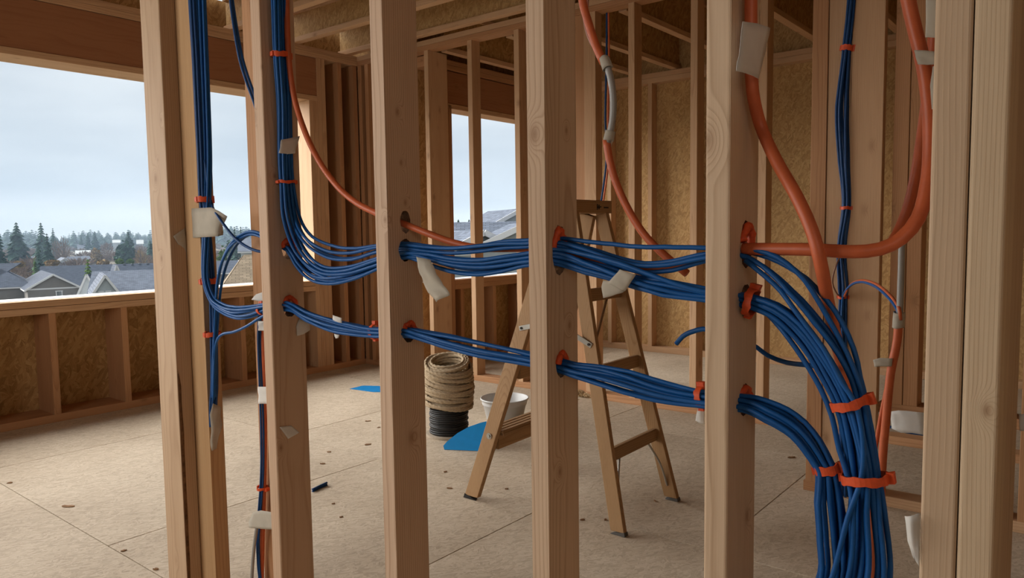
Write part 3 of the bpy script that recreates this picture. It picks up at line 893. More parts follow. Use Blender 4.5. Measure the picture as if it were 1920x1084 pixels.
O1 = conduit([(534, -60, 'X', XV2 + .004), (537, 0, 'X', XV2 + .004), (541, 103, 'X', XV2 + .010), (551, 180, 'X', XV2 + .02), (573, 250, 'Y', 1.058), (600, 305, 'Y', 1.055), (635, 352, 'Y', 1.05), (668, 380, 'Y', 1.048), (702, 398, 'Y', YC), (760, 421, 'Y', YC), (800, 437, 'Y', YC), (850, 455, 'Y', YC + .012), (900, 465, 'Y', YC + .02), (985, 466, 'Y', YC + .02), (1048, 466, 'Y', YC + .016), (1110, 484, 'Y', YC + .024), (1170, 500, 'Y', YC + .028), (1225, 504, 'Y', YC + .028), (1280, 496, 'Y', YC + .024), (1330, 482, 'Y', YC + .014), (1380, 474, 'Y', YC + .010)],
             0.0068, ORANGE, 'orange_conduit', 'orange conduit swooping from the second post through the top hole of the third')
O2 = conduit([(1407, -60, 'X', -0.402), (1408, 0, 'X', -0.402), (1408, 90, 'X', -0.402), (1411, 170, 'X', -0.400), (1426, 235, 'Y', 1.06), (1455, 300, 'Y', 1.045), (1497, 375, 'Y', 1.022), (1525, 440, 'Y', 1.012), (1540, 500, 'Y', 1.014), (1553, 570, 'Y', 1.065), (1568, 640, 'Y', 1.10), (1595, 740, 'Y', 1.12), (1630, 890, 'Y', 1.12), (1640, 1084, 'Y', 1.12), (Vector((-0.27, 1.12, 0.05)),)],
             0.0088, ORANGE, 'orange_conduit', 'thick orange conduit dropping beside the sixth post, taped near its top')
O3 = conduit([(1394, 467, 'Y', YC), (1440, 467, 'Y', YC - .002), (1520, 468, 'Y', YC - .01), (1600, 472, 'Y', YC - .01), (1650, 467, 'Y', YC), (1690, 447, 'Y', YC + .01), (1722, 408, 'Y', YC + .02), (1738, 350, 'Y', YC + .03), (1744, 290, 'Y', YC + .04), (1742, 200, 'Y', YC + .045), (1731, 120, 'Y', YC + .045), (1714, 50, 'Y', YC + .045), (1703, 0, 'Y', YC + .045), (1694, -60, 'Y', YC + .045)],
             0.0090, ORANGE, 'orange_conduit', 'thick orange conduit leaving the top hole of the sixth post and curling up')
O4 = conduit([(1668, 462, 'Y', 1.16), (1682, 442, 'Y', 1.19), (1702, 395, 'Y', 1.20), (1718, 330, 'Y', 1.20), (1728, 270, 'Y', 1.19), (1738, 200, 'Y', 1.17), (1745, 140, 'Y', 1.16), (1752, 70, 'Y', 1.16), (1756, -60, 'Y', 1.16)],
             0.0085, ORANGE, 'orange_conduit', 'orange conduit behind the upward curl, next to the rightmost posts')
O5 = conduit([(1090, -60, 'Y', 1.3), (1092, 0, 'Y', 1.3), (1104, 45, 'Y', 1.3), (1117, 85, 'Y', 1.3), (1132, 118, 'Y', 1.3)], 0.0085, ORANGE, 'orange_conduit', 'orange conduit end entering the taped grey tube beside the fifth post')
G1 = conduit([(1131, 106, 'Y', 1.3), (1141, 132, 'Y', 1.3), (1148, 165, 'Y', 1.3), (1150, 205, 'Y', 1.3), (1146, 240, 'Y', 1.3), (1139, 268, 'Y', 1.3)], 0.0068, GREYP, 'grey_tube', 'short grey plastic tube taped at both ends beside the fifth post')
O6 = conduit([(1137, 262, 'Y', 1.3), (1143, 300, 'Y', 1.3), (1156, 345, 'Y', 1.3), (1178, 393, 'Y', 1.3), (1208, 440, 'Y', 1.3), (1245, 478, 'Y', 1.3), (1288, 513, 'Y', 1.3)], 0.0078, ORANGE, 'orange_conduit', 'orange conduit swinging from the grey tube to a cut end behind the upper run')
conduit([(1100, -60, 'Y', 1.33), (1100, 10, 'Y', 1.33), (1096, 30, 'Y', 1.33), (1105, 70, 'Y', 1.325), (1118, 95, 'Y', 1.32)], 0.0045, plain('pale_pink_line', (0.45, 0.22, 0.17), 0.5), 'thin_conduit', 'thin pale pink line beside the orange conduit at the fifth post', sides=8)
conduit([(1138, 24, 'Y', 3.93), (1137, 120, 'Y', 3.93), (1135, 220, 'Y', 3.93), (1137, 300, 'Y', 3.93), (1124, 400, 'Y', 3.93)], 0.006, NAVY, 'data_cable', 'dark cable hanging from the partition top plate behind the ladder cap', 'cable', 8)
conduit([(1141, 24, 'Y', 3.92), (1142, 120, 'Y', 3.92), (1140, 220, 'Y', 3.92), (1141, 300, 'Y', 3.92), (1128, 400, 'Y', 3.92)], 0.006, ORANGE, 'thin_conduit', 'thin orange line hanging beside the dark cable behind the ladder cap', 'conduit', 8)
# taped drop by the short wall
O7 = conduit([(1686, 590, 'Y', 1.9), (1682, 640, 'Y', 1.9), (1670, 700, 'Y', 1.9), (1662, 780, 'Y', 1.9), (1655, 860, 'Y', 1.9), (1651, 960, 'Y', 1.9), (1649, 1100, 'Y', 1.9), (1648, 1170, 'Y', 1.9)], 0.0095, ORANGE, 'orange_conduit', 'orange conduit hanging below the taped grey pipe right of the big bundle')
conduit([(1684, 600, 'Y', 1.915), (1676, 660, 'Y', 1.915), (1664, 720, 'Y', 1.915), (1650, 790, 'Y', 1.915), (1640, 850, 'Y', 1.915)], 0.0048, ORANGE, 'thin_conduit', 'thinner orange line splitting off the hanging conduit', sides=10)
G2 = conduit([(1692, 420, 'Y', 1.9), (1690, 500, 'Y', 1.9), (1688, 560, 'Y', 1.9), (1687, 596, 'Y', 1.9)], 0.0075, GREYP, 'grey_tube', 'grey pipe standing above the tape by the rightmost posts')
# by the second post
O8 = conduit([(489, 566, 'Y', 1.076), (492, 600, 'Y', 1.08), (494, 650, 'Y', 1.08), (496, 720, 'Y', 1.08), (496, 800, 'Y', 1.083), (495, 900, 'Y', 1.084), (492, 1000, 'Y', 1.084), (490, 1100, 'Y', 1.084), (488, 1240, 'Y', 1.084)], 0.0066, ORANGE, 'orange_conduit', 'orange conduit down the left side of the second post under three tapes')
bundle([(487, 590, 'Y', 1.068), (486, 640, 'Y', 1.07), (489, 720, 'Y', 1.07), (492, 820, 'Y', 1.072), (491, 900, 'Y', 1.072), (484, 1000, 'Y', 1.072), (485, 1060, 'Y', 1.072), (489, 1100, 'Y', 1.072), (492, 1240, 'Y', 1.072)], 2, 0.0028, NAVY, 'data_cable', 'dark blue cable beside the orange conduit on the second post', 'dark cables beside the orange conduit', seed=21, twist=1.0)
conduit([(482, 985, 'Y', 1.06), (476, 1030, 'Y', 1.06), (472, 1090, 'Y', 1.06), (470, 1200, 'Y', 1.06)], 0.0045, GREYP, 'grey_tube', 'grey tube hanging below the lowest tape by the second post', sides=10)
bundle([(1668, 800, 'Y', 3.043), (1690, 808, 'Y', 3.043), (1712, 812, 'Y', 3.043), (1736, 815, 'Y', 3.043)], 2, 0.004, NAVY, 'data_cable', 'dark cable under the white tape on the short wall ledger', 'dark cables under the white tape', seed=22)


# ------------------------------------------------------------------ ties and hole clips
def basis(axis, hint=Vector((1, 0, 0))):
    a = axis.normalized()
    n = hint - a * hint.dot(a)
    if n.length < 0.1:
        n = Vector((0, 0, 1)) - a * a.z
    n.normalize()
    return a, n, a.cross(n)


def tie(c, axis, ra, rb, label, hint=Vector((1, 0, 0)), h=0.011, th=0.0022, seed=0, tail=True):
    """flat perforated strap closed round a bundle, with its buckle and tail"""
    rng = random.Random(seed)
    a, n, b = basis(axis, hint)
    bm = bmesh.new()
    K = 28
    rings = []
    for k in range(K):
        t = 2 * math.pi * k / K
        wob = 0.0012 * math.sin(3 * t + seed) + rng.uniform(-.0004, .0004)
        d = n * math.cos(t) + b * math.sin(t)
        q = c + n * math.cos(t) * ra + b * math.sin(t) * rb + a * wob
        hh = h * (0.5 + 0.07 * math.sin(8 * t))
        rings.append([bm.verts.new(q - a * hh), bm.verts.new(q + a * hh), bm.verts.new(q + a * hh + d * th), bm.verts.new(q - a * hh + d * th)])
    for k in range(K):
        p_, q_ = rings[k], rings[(k + 1) % K]
        for i in range(4):
            bm.faces.new((p_[i], q_[i], q_[(i + 1) % 4], p_[(i + 1) % 4]))
    # buckle
    for s, sz in ((1, 1.0), (-1, 0.7)):
        if s < 0 and not tail:
            continue
        r = bmesh.ops.create_cube(bm, size=1.0)
        for v in r['verts']:
            x, y, z = v.co
            v.co = c + n * (s * (ra + 0.004 * sz) + x * 0.009 * sz) + b * (-rb * 0.25 + y * 0.010) + a * (z * h * 1.25 * sz + rng.uniform(-.001, .001))
    # perforations
    for k in range(5):
        t = -math.pi / 2 + (k - 2) * 0.42
        q = c + n * math.cos(t) * (ra + th) + b * math.sin(t) * (rb + th)
        d = (n * math.cos(t) + b * math.sin(t)).normalized()
        r = bmesh.ops.create_uvsphere(bm, u_segments=8, v_segments=5, radius=0.0016)
        for v in r['verts']:
            v.co = v.co + q
    bmesh.ops.recalc_face_normals(bm, faces=bm.faces)
    o = link('cable_tie', to_mesh(bm, 'cable_tie', CLIP, False))
    tag(o, label, 'cable tie', 'orange cable ties')
    return o


Z_ = Vector((0, 0, 1))
X_ = Vector((1, 0, 0))
YV = Vector((0, 1, 0))
CAMSIDE = Vector((0.78, 0.63, 0))


def tpx(x, y, ax, v, dx, dy, ra, rb, label, **kw):
    """tie at a pixel on a plane, strap axis along image direction (dx, dy) on that plane"""
    c = P(x, y, ax, v)
    axis = P(x + dx, y + dy, ax, v) - c
    return tie(c, axis, ra, rb, label, **kw)


tpx(528, 103, 'X', XV2, 2, 40, 0.020, 0.0125, 'orange cable tie high on the second post bundle, under the ceiling', hint=YV, h=0.012, th=0.003, seed=1)
tpx(538, 341, 'X', XV2, 2, 40, 0.020, 0.0125, 'orange cable tie on the second post bundle below its wrapped tape', hint=YV, h=0.007, seed=2)
tpx(384, 374, 'X', XV1, 3, 40, 0.019, 0.0150, 'orange cable tie above the tape on the left double post', hint=YV, h=0.015, th=0.004, seed=3)
tpx(390, 527, 'X', XV1 - .002, 3, 40, 0.017, 0.0140, 'dull orange cable tie where cables leave the left double post', hint=YV, h=0.015, th=0.004, seed=4)
tpx(398, 627, 'X', XV1, 1, 40, 0.017, 0.0150, 'orange cable tie low on the left double post', hint=YV, h=0.013, th=0.004, seed=5)
tpx(491, 580, 'Y', YC, 40, -6, 0.0125, 0.0125, 'orange cable tie on the lower run at the left face of the second post', hint=Z_, h=0.008, seed=6)
tpx(702, 622, 'Y', YC, 40, 4, 0.0150, 0.0125, 'orange cable tie on the lower run at the left face of the third post', hint=Z_, h=0.008, seed=7)
tpx(1314, 745, 'Y', YC, 40, 4, 0.0150, 0.0125, 'orange cable tie on the lower run at the left face of the sixth post', hint=Z_, h=0.009, seed=8)
tpx(1408, 567, 'Y', YC - .003, 40, 12, 0.0185, 0.0165, 'orange cable tie round the cables leaving the middle hole of the sixth post', hint=Z_, h=0.011, seed=9)
tpx(1593, 757, 'Y', YC - .006, 14, 40, 0.0225, 0.0215, 'uppermost orange tie on the big cable bundle at lower right', seed=10, h=0.012)
tpx(1551, 880, 'Y', YC, 12, 40, 0.0150, 0.0125, 'smallest orange tie of the big bundle, on its left branch', seed=11, h=0.012)
tpx(1621, 897, 'Y', YC - .006, 6, 40, 0.0275, 0.0225, 'lowest and widest orange tie on the big cable bundle', seed=12, h=0.012)
tpx(1588, 90, 'Y', 3.02, -8, 40, 0.020, 0.016, 'orange tie high on the dark cables of the short wall', seed=13, h=0.02)
tpx(1586, 390, 'Y', 3.02, -2, 40, 0.016, 0.016, 'orange tie midway down the dark cables of the short wall', seed=14, h=0.012)
tpx(1580, 557, 'Y', 3.02, 0, 40, 0.016, 0.016, 'orange tie at the start of the arching line on the short wall', seed=15, h=0.012)
tpx(492, 915, 'Y', 1.079, 0, 40, 0.0125, 0.0125, 'faded orange tie low on the conduit beside the second post', seed=16, h=0.007)


def hole_clip(st, key, k, label, seed, top=True):
    """crumpled orange clip lining the top of a bored hole"""
    hy, hz, ry, rz = HOLES[key][k]
    xf = st[1]
    rng = random.Random(seed)
    bm = bmesh.new()
    pts = []
    a0, a1 = (0.15, math.pi + 0.5) if top else (0.5, math.pi - 0.2)
    for i in range(11):
        t = a0 + (a1 - a0) * i / 10
        rr = 0.80 + rng.uniform(-.10, .08)
        pts.append(Vector((xf + 0.001 + rng.uniform(-.003, .003), hy - math.cos(t) * ry * rr, hz + math.sin(t) * rz * rr)))
    path = [q for q, s in catmull([(p, 1) for p in pts], 0.004)]
    tube_bm(bm, path, 0.0058, 8, lambda i, a: 1 + 0.35 * noise.noise(Vector((i * .8, math.cos(a) * 1.5, math.sin(a) * 1.5 + seed))))
    pts = [Vector((xf - 0.006, hy + rng.uniform(-.5, .5) * ry, hz + rng.uniform(.2, .8) * rz)) for _ in range(4)]
    path = [q for q, s in catmull([(p, 1) for p in pts], 0.004)]
    tube_bm(bm, path, 0.0058, 7, lambda i, a: 1 + 0.4 * noise.noise(Vector((i * .9, a, seed))))
    o = link('hole_clip', to_mesh(bm, 'hole_clip', CLIP, True))
    tag(o, label, 'clip', 'orange clips in the bored holes')


hole_clip(XS2, 's2', 0, 'orange clip stuffed in the upper hole of the second post', 1)
hole_clip(XS2, 's2', 1, 'orange clip stuffed in the lower hole of the second post', 2)
hole_clip(XS3, 's3', 2, 'orange clip in the lowest hole of the third post', 3)
hole_clip(XS5, 's5', 0, 'orange clip at the top of the tall hole in the fifth post', 4)
hole_clip(XS5, 's5', 1, 'orange clip in the lower hole of the fifth post', 5)
hole_clip(XS6, 's6', 0, 'orange clip beside the thick conduit in the top hole of the sixth post', 6)
hole_clip(XS6, 's6', 2, 'orange clip in the lowest hole of the sixth post', 7)


# ------------------------------------------------------------------ tapes
def tape(label, rows, mat=TAPE, ax='Y', v=1.0, curl=0.003, seed=0, nu=6, nv=6, th=0.0005):
    """a strip of tape through rows of control pixels (each row left to right), a little curled"""
    R_ = [[P(p[0], p[1], p[2] if len(p) > 2 else ax, p[3] if len(p) > 3 else v) for p in row] for row in rows]

    def along(pts, t):
        f = t * (len(pts) - 1)
        i = min(int(f), len(pts) - 2)
        return pts[i].lerp(pts[i + 1], f - i)
    grid = []
    nr = None
    for j in range(nv + 1):
        row = []
        f = j / nv * (len(R_) - 1)
        i = min(int(f), len(R_) - 2)
        for k in range(nu + 1):
            q = along(R_[i], k / nu).lerp(along(R_[i + 1], k / nu), f - i)
            row.append(q)
        grid.append(row)
    nr = (grid[0][-1] - grid[0][0]).cross(grid[-1][0] - grid[0][0]).normalized()
    if nr.dot(CAM - grid[0][0]) < 0:
        nr = -nr
    bm = bmesh.new()
    vs = []
    for j, row in enumerate(grid):
        vs.append([bm.verts.new(q + nr * curl * (0.4 + noise.noise(Vector((j * .45, k * .45, seed * 3.1))) + 0.7 * math.sin(math.pi * k / nu))) for k, q in enumerate(row)])
    vb = [[bm.verts.new(q.co - nr * th) for q in row] for row in vs]
    for j in range(nv):
        for k in range(nu):
            bm.faces.new((vs[j][k], vs[j][k + 1], vs[j + 1][k + 1], vs[j + 1][k]))
            bm.faces.new((vb[j][k], vb[j + 1][k], vb[j + 1][k + 1], vb[j][k + 1]))
    ed = [(vs[0][k], vb[0][k]) for k in range(nu + 1)] + [(vs[j][nu], vb[j][nu]) for j in range(1, nv + 1)] + \
         [(vs[nv][k], vb[nv][k]) for k in range(nu - 1, -1, -1)] + [(vs[j][0], vb[j][0]) for j in range(nv - 1, 0, -1)]
    for (a, b_), (c, d) in zip(ed, ed[1:] + ed[:1]):
        bm.faces.new((a, b_, d, c))
    bmesh.ops.recalc_face_normals(bm, faces=bm.faces)
    o = link('tape_piece', to_mesh(bm, 'tape_piece', mat, True))
    tag(o, label, 'tape', 'pieces of tape')
    return o


def tape_wrap(c, axis, r, L, label, mat=TAPE, flap=None, seed=0, rb=None):
    """tape wound round a conduit: a slightly uneven sleeve with one free flap"""
    a, n, b = basis(axis)
    rb = rb or r
    bm = bmesh.new()
    K, J = 18, 5
    g = []
    for j in range(J):
        row = []
        for k in range(K):
            t = 2 * math.pi * k / K
            q = 1 + 0.08 * noise.noise(Vector((j * .7, math.cos(t), math.sin(t) + seed)))
            row.append(bm.verts.new(c + a * L * (j / (J - 1) - 0.5 + 0.05 * math.sin(t * 2 + seed)) + n * math.cos(t) * r * q + b * math.sin(t) * rb * q))
        g.append(row)
    for j in range(J - 1):
        for k in range(K):
            bm.faces.new((g[j][k], g[j][(k + 1) % K], g[j + 1][(k + 1) % K], g[j + 1][k]))
    if flap:
        d = Vector(flap)
        f0 = [g[j][0] for j in range(J)]
        f1 = [bm.verts.new(v.co + d) for v in f0]
        for j in range(J - 1):
            bm.faces.new((f0[j], f1[j], f1[j + 1], f0[j + 1]))
    o = link('tape_wrap', to_mesh(bm, 'tape_wrap', mat, True))
    md = o.modifiers.new('thickness', 'SOLIDIFY')
    md.thickness = 0.0006
    tag(o, label, 'tape', 'pieces of tape')
    return o


tape('wide tan tape across the cables on the left double post', [[(360, 391, 'Y', 1.041), (398, 389, 'Y', 1.035), (413, 396, 'Y', 1.04), (427, 406, 'Y', 1.045)], [(361, 420, 'Y', 1.041), (398, 418, 'Y', 1.035), (412, 419, 'Y', 1.04), (419, 424, 'Y', 1.05)], [(362, 446, 'Y', 1.041), (398, 444, 'Y', 1.035), (410, 443, 'Y', 1.04), (419, 441, 'Y', 1.055)]], seed=1)
tape('small three-cornered tape on the seam of the left double post', [[(325, 443, 'X', -2.008), (337, 434, 'X', -2.008), (347, 427, 'Y', 1.044)], [(333, 456, 'X', -2.008), (340, 456, 'X', -2.008), (349, 456, 'Y', 1.044)], [(343, 480, 'Y', 1.044), (347, 483, 'Y', 1.044), (350, 487, 'Y', 1.044)]], curl=0.0008, seed=2)
tape('tan tape wrapped round the bundle on the second post', [[(527, 262), (540, 260), (562, 255)], [(525, 276), (540, 276), (556, 274)], [(523, 287), (540, 289), (553, 288)]], ax='X', v=XV2 + .016, mat=PAPER, curl=0.002, seed=3)  # paler material than tan tape, painted lighter where little light falls
tape('long strip of tape hanging from the upper run at the third post', [[(784, 481), (807, 487)], [(789, 515), (818, 508)], [(801, 546), (833, 533)], [(818, 567), (847, 553)]], v=1.018, curl=0.006, seed=4, nv=10)
tape('tan tape bandaging the upper run between the fifth and sixth posts', [[(1163, 505), (1192, 515)], [(1152, 518), (1182, 532)], [(1140, 531), (1172, 546)]], v=1.020, curl=0.003, seed=5)
tape('ragged flap of tape below the bandaged upper run', [[(1131, 526), (1146, 527), (1172, 545)], [(1128, 538), (1145, 541), (1168, 549)], [(1131, 559), (1146, 556), (1156, 552)]], v=1.024, curl=0.002, seed=6)
tape('large tan tape holding the thick conduit on the sixth post', [[(1393, 40), (1416, 45), (1441, 53)], [(1386, 90), (1410, 95), (1436, 96)], [(1379, 133), (1402, 141), (1420, 148)]], ax='X', v=-0.389, mat=PAPER, curl=0.003, seed=7)  # white material on tan tape makes up for missing light on this face
tape('grey tape band round the conduit at the top of the rightmost posts', [[(1714, 94), (1735, 95), (1756, 97)], [(1717, 107), (1735, 108), (1756, 109)], [(1721, 121), (1738, 122), (1756, 121)]], v=YC + .028, curl=0.002, seed=8)
tape('upright grey tape at the top edge of the rightmost posts', [[(1736, -10), (1758, -10)], [(1736, 40), (1758, 40)], [(1735, 70), (1757, 71)]], v=1.03, curl=0.001, seed=9)
tape('narrow pale tape behind the edge of the rightmost posts', [[(1749, 125), (1757, 122)], [(1744, 160), (1756, 160)], [(1747, 205), (1754, 205)]], v=1.05, curl=0.001, seed=10)
tape('small grey tape beside the hanging orange conduit on the right', [[(1637, 675), (1650, 671), (1674, 672)], [(1640, 688), (1652, 687), (1672, 687)]], v=1.888, curl=0.002, seed=11)
tape('broad white tape hanging on the ledger of the short wall', [[(1668, 772), (1685, 769), (1700, 770), (1734, 774)], [(1671, 790), (1690, 792), (1710, 795), (1734, 797)], [(1672, 803), (1690, 811), (1710, 811), (1734, 816)]], PAPER, v=2.96, curl=0.006, seed=12)
tape('white tape tag at the foot of the rightmost posts', [[(1697, 967), (1724, 962)], [(1702, 1014), (1724, 1017)], [(1713, 1044), (1724, 1062)]], PAPER, v=0.998, curl=0.004, seed=13)
tape('white tape tab under the lower hole of the second post', [[(561, 597), (579, 603)], [(555, 613), (581, 619)], [(557, 630), (568, 627)]], PAPER, ax='X', v=XS2[1] + .002, curl=0.002, seed=14)
tape('small clear tape round the lower run left of the third post', [[(625, 591), (641, 596)], [(624, 600), (641, 606)]], PAPER, v=1.025, curl=0.002, seed=15)
tape('tiny clear tape end under the lower run left of the third post', [[(627, 626), (637, 628)], [(629, 635), (635, 634)]], PAPER, v=1.025, curl=0.002, seed=16)
tape('pale tape corner behind the second post above the lower run', [[(480, 552), (497, 547)], [(472, 562), (496, 566)]], PAPER, v=1.068, curl=0.002, seed=17)
tape('white tape collar at the top of the conduit beside the second post', [[(484, 602), (505, 602)], [(485, 620), (505, 620)]], PAPER, v=1.062, curl=0.002, seed=18)
tape('tape band midway down the conduit beside the second post', [[(484, 725), (506, 725)], [(485, 757), (507, 757)]], PAPER, v=1.062, curl=0.002, seed=19)
tape('wide tape band low on the conduit beside the second post', [[(475, 960), (490, 957), (517, 961)], [(467, 978), (490, 977), (517, 978)], [(467, 990), (490, 991), (517, 993)]], v=1.055, curl=0.002, seed=20)
tape('square scrap of tape stuck low on the second post', [[(524, 801), (546, 798)], [(532, 812), (554, 805)], [(540, 823), (561, 811)]], PAPER, ax='X', v=XS2[1] + .0015, curl=0.001, seed=21)
tape('crumpled tape at the bottom end of the dark cables on the left post', [[(398, 756), (413, 763)], [(392, 780), (414, 783)], [(396, 803), (416, 801)], [(393, 825), (409, 820)], [(396, 845), (405, 840)]], ax='X', v=XV1 + .018, curl=0.006, seed=22, nv=9)
tape('white tape end below the tie at the left face of the sixth post', [[(1309, 764), (1321, 764)], [(1304, 789), (1321, 796)]], PAPER, v=1.05, curl=0.002, seed=23)
tape('white tape on the far side of the rightmost posts', [[(1910, 777), (1925, 775)], [(1912, 808), (1925, 808)]], PAPER, v=1.12, curl=0.001, seed=24)


def pathdir(path, f):
    i = max(1, min(len(path) - 2, int(f * len(path))))
    return path[i], path[i + 1] - path[i - 1]


q, d = pathdir(O5, 0.70)
tape_wrap(q, d, 0.0105, 0.016, 'upper clear tape on the orange conduit by the fifth post', flap=(-0.008, 0, -0.002), seed=1)
q, d = pathdir(G1, 0.10)
tape_wrap(q, d, 0.0108, 0.024, 'tape where the orange conduit joins the grey tube', flap=(-0.008, 0, -0.006), seed=2)
q, d = pathdir(G1, 0.93)
tape_wrap(q, d, 0.0105, 0.020, 'tape at the lower end of the grey tube above the ladder', flap=(-0.006, 0, -0.016), seed=3)
q, d = pathdir(O7, 0.02)
tape_wrap(q, d, 0.0130, 0.036, 'tape joining the grey pipe to the hanging orange conduit', seed=4)

# ------------------------------------------------------------------ step ladder
lad = empty('step_ladder', (-1.64, 2.4, 0))
tag(lad, 'worn wooden step ladder standing open on the strand board floor', 'ladder')
LO = lad.location


def bar(bm, p, q, w, t, wdir):
    """box from p to q, w across along wdir (made square to the bar), t thick"""
    a = (q - p).normalized()
    u = (wdir - a * wdir.dot(a)).normalized()
    v = a.cross(u)
    vs = []
    for e in (p, q):
        for su, sv in ((-1, -1), (1, -1), (1, 1), (-1, 1)):
            vs.append(bm.verts.new(e + u * su * w / 2 + v * sv * t / 2))
    for f in ((3, 2, 1, 0), (4, 5, 6, 7), (0, 1, 5, 4), (1, 2, 6, 5), (2, 3, 7, 6), (3, 0, 4, 7)):
        bm.faces.new([vs[i] for i in f])


def finish(bm, name, mat, parent=None, bev=0.0015, org=LO, cutz=None):
    if cutz is not None:
        g = bm.verts[:] + bm.edges[:] + bm.faces[:]
        r = bmesh.ops.bisect_plane(bm, geom=g, plane_co=(0, 0, cutz), plane_no=(0, 0, 1), clear_inner=True)
        ce = [e for e in r['geom_cut'] if isinstance(e, bmesh.types.BMEdge)]
        bmesh.ops.contextual_create(bm, geom=ce)
    if bev:
        bmesh.ops.bevel(bm, geom=bm.edges[:], offset=bev, segments=1, affect='EDGES')
    # local origin at the middle, z along the longest way is not needed: grain follows world z closely
    c = sum((v.co for v in bm.verts), Vector()) / max(1, len(bm.verts))
    for v in bm.verts:
        v.co -= c
    bmesh.ops.recalc_face_normals(bm, faces=bm.faces)
    return link(name, to_mesh(bm, name, mat), parent, c - (parent_world(parent) if parent else Vector()))


def parent_world(p):
    v = Vector(p.location)
    while p.parent:
        p = p.parent
        v = v + p.location
    return v


def rail(foot, top, w, t, name, mat, cap):
    d = (top - foot).normalized()
    bm = bmesh.new()
    bar(bm, foot - d * 0.08, top, w, t, X_)
    o = finish(bm, name, mat, lad, 0.002, cutz=0.012)
    bm = bmesh.new()
    bar(bm, foot - d * 0.08, foot + d * 0.008, w + .003, t + .003, X_)
    g = bm.verts[:] + bm.edges[:] + bm.faces[:]
    r = bmesh.ops.bisect_plane(bm, geom=g, plane_co=(0, 0, 0.001), plane_no=(0, 0, 1), clear_inner=True)
    bmesh.ops.contextual_create(bm, geom=[e for e in r['geom_cut'] if isinstance(e, bmesh.types.BMEdge)])
    finish(bm, 'foot_cap', cap, o, 0.0008)
    return o


RUB = plain('black_rubber', (0.025, 0.022, 0.02), 0.8)
GRYCAP = plain('grey_rubber', (0.10, 0.095, 0.088), 0.7)
HT = 1.135
RN = (Vector((-1.312, 2.205, 0)), Vector((-1.590, 2.335, HT)))
RF = (Vector((-1.318, 2.625, 0)), Vector((-1.590, 2.545, HT)))
LN = (Vector((-1.968, 2.160, 0)), Vector((-1.652, 2.335, HT)))
LF_ = (Vector((-1.990, 2.640, 0)), Vector((-1.645, 2.530, HT)))
rail(*LN, 0.066, 0.022, 'climbing_rail', WOODL, RUB)
rail(*LF_, 0.066, 0.022, 'climbing_rail', WOODL, RUB)
rail(*RN, 0.055, 0.022, 'rear_rail', WOODL, GRYCAP)
rail(*RF, 0.055, 0.022, 'rear_rail', WOODL, GRYCAP)


def onrail(r, z):
    return r[0].lerp(r[1], z / HT)


STEPY = wood('ladder_step_wood', (0.36, 0.22, 0.11), (0.24, 0.13, 0.055), auto_knots=False)


def crossbar(name, a, b, wx, hz, mat, parent=None):
    """a rung between two rails, made with its grain along z and turned into place"""
    L = (b - a).length
    me = lumber_mesh(hz, wx, L, mat, 0.003)
    o = link(name, me, lad, (a + b) / 2 - LO)
    o.rotation_euler = (b - a).to_track_quat('Z', 'X').to_euler()
    return o


def orient(o, a, b, wdir):
    z = (b - a).normalized()
    y = (wdir - z * wdir.dot(z)).normalized()
    x = y.cross(z)
    o.rotation_euler = Matrix((x, y, z)).transposed().to_euler()


for z in (0.262, 0.552, 0.828):
    a, b = onrail(RN, z) + Vector((0, 0.010, 0)), onrail(RF, z) - Vector((0, 0.010, 0))
    o = crossbar('rear_rung', a, b, 0.020, 0.048, STEPY)
    orient(o, a, b, X_)
for z in (0.275, 0.56, 0.84):
    a, b = onrail(LN, z) + Vector((0, 0.012, 0)), onrail(LF_, z) - Vector((0, 0.012, 0))
    bm = bmesh.new()
    L = (b - a).length
    n_ = 4
    for k in range(n_):
        bm_box(bm, ((k - (n_ - 1) / 2) * 0.0245, 0, 0), (0.019, 0.020, L), 0.0025)
    bm_box(bm, (0, -0.006, 0), (0.098, 0.010, L))
    me = to_mesh(bm, 'tread', STEPY)
    o = link('tread', me, lad, (a + b) / 2 - LO)
    orient(o, a, b, Z_)
    a2, b2 = a - Vector((-0.015, 0, 0.040)), b - Vector((-0.015, 0, 0.040))
    o2 = crossbar('apron', a2, b2, 0.018, 0.058, WOODL)
    orient(o2, a2, b2, X_)
# steel rod braces below the lowest rungs
for (r, s) in ((RN, 1), (RF, -1), (LN, 1)):
    z = 0.262
    a = onrail(r, 0.085 if s > 0 else 0.06) + Vector((0, s * 0.012, 0))
    m_ = onrail(r, 0.24) + Vector((0, s * 0.075, 0))
    bm = bmesh.new()
    tube_bm(bm, [q for q, _ in catmull([(a, 1), (onrail(r, 0.15) + Vector((0.004, s * 0.030, 0)), 1), (m_, 1)], 0.02)], 0.0042, 6)
    finish(bm, 'rod_brace', STEEL, lad, 0)
# folding spreaders
for (l_, r_, yo) in ((LN, RN, -0.014),):
    pa = onrail(l_, 0.695) + Vector((0, yo, 0))
    pb = onrail(r_, 0.655) + Vector((0, yo, 0))
    mid = (pa + pb) / 2 + Vector((0, yo * 0.3, 0.055))
    for e in (pa, pb):
        bm = bmesh.new()
        dd = (mid - e).normalized()
        bar(bm, e - dd * 0.012, mid + dd * 0.01, 0.019, 0.003, Z_)
        s_ = finish(bm, 'spreader_bar', STEEL, lad, 0.0008)
        r2 = bmesh.new()
        bmesh.ops.create_cone(r2, cap_ends=True, segments=10, radius1=0.005, radius2=0.005, depth=0.010)
        for v in r2.verts:
            v.co = Vector((v.co.x, v.co.z, v.co.y)) + e
        finish(r2, 'rivet', RUB, s_, 0)
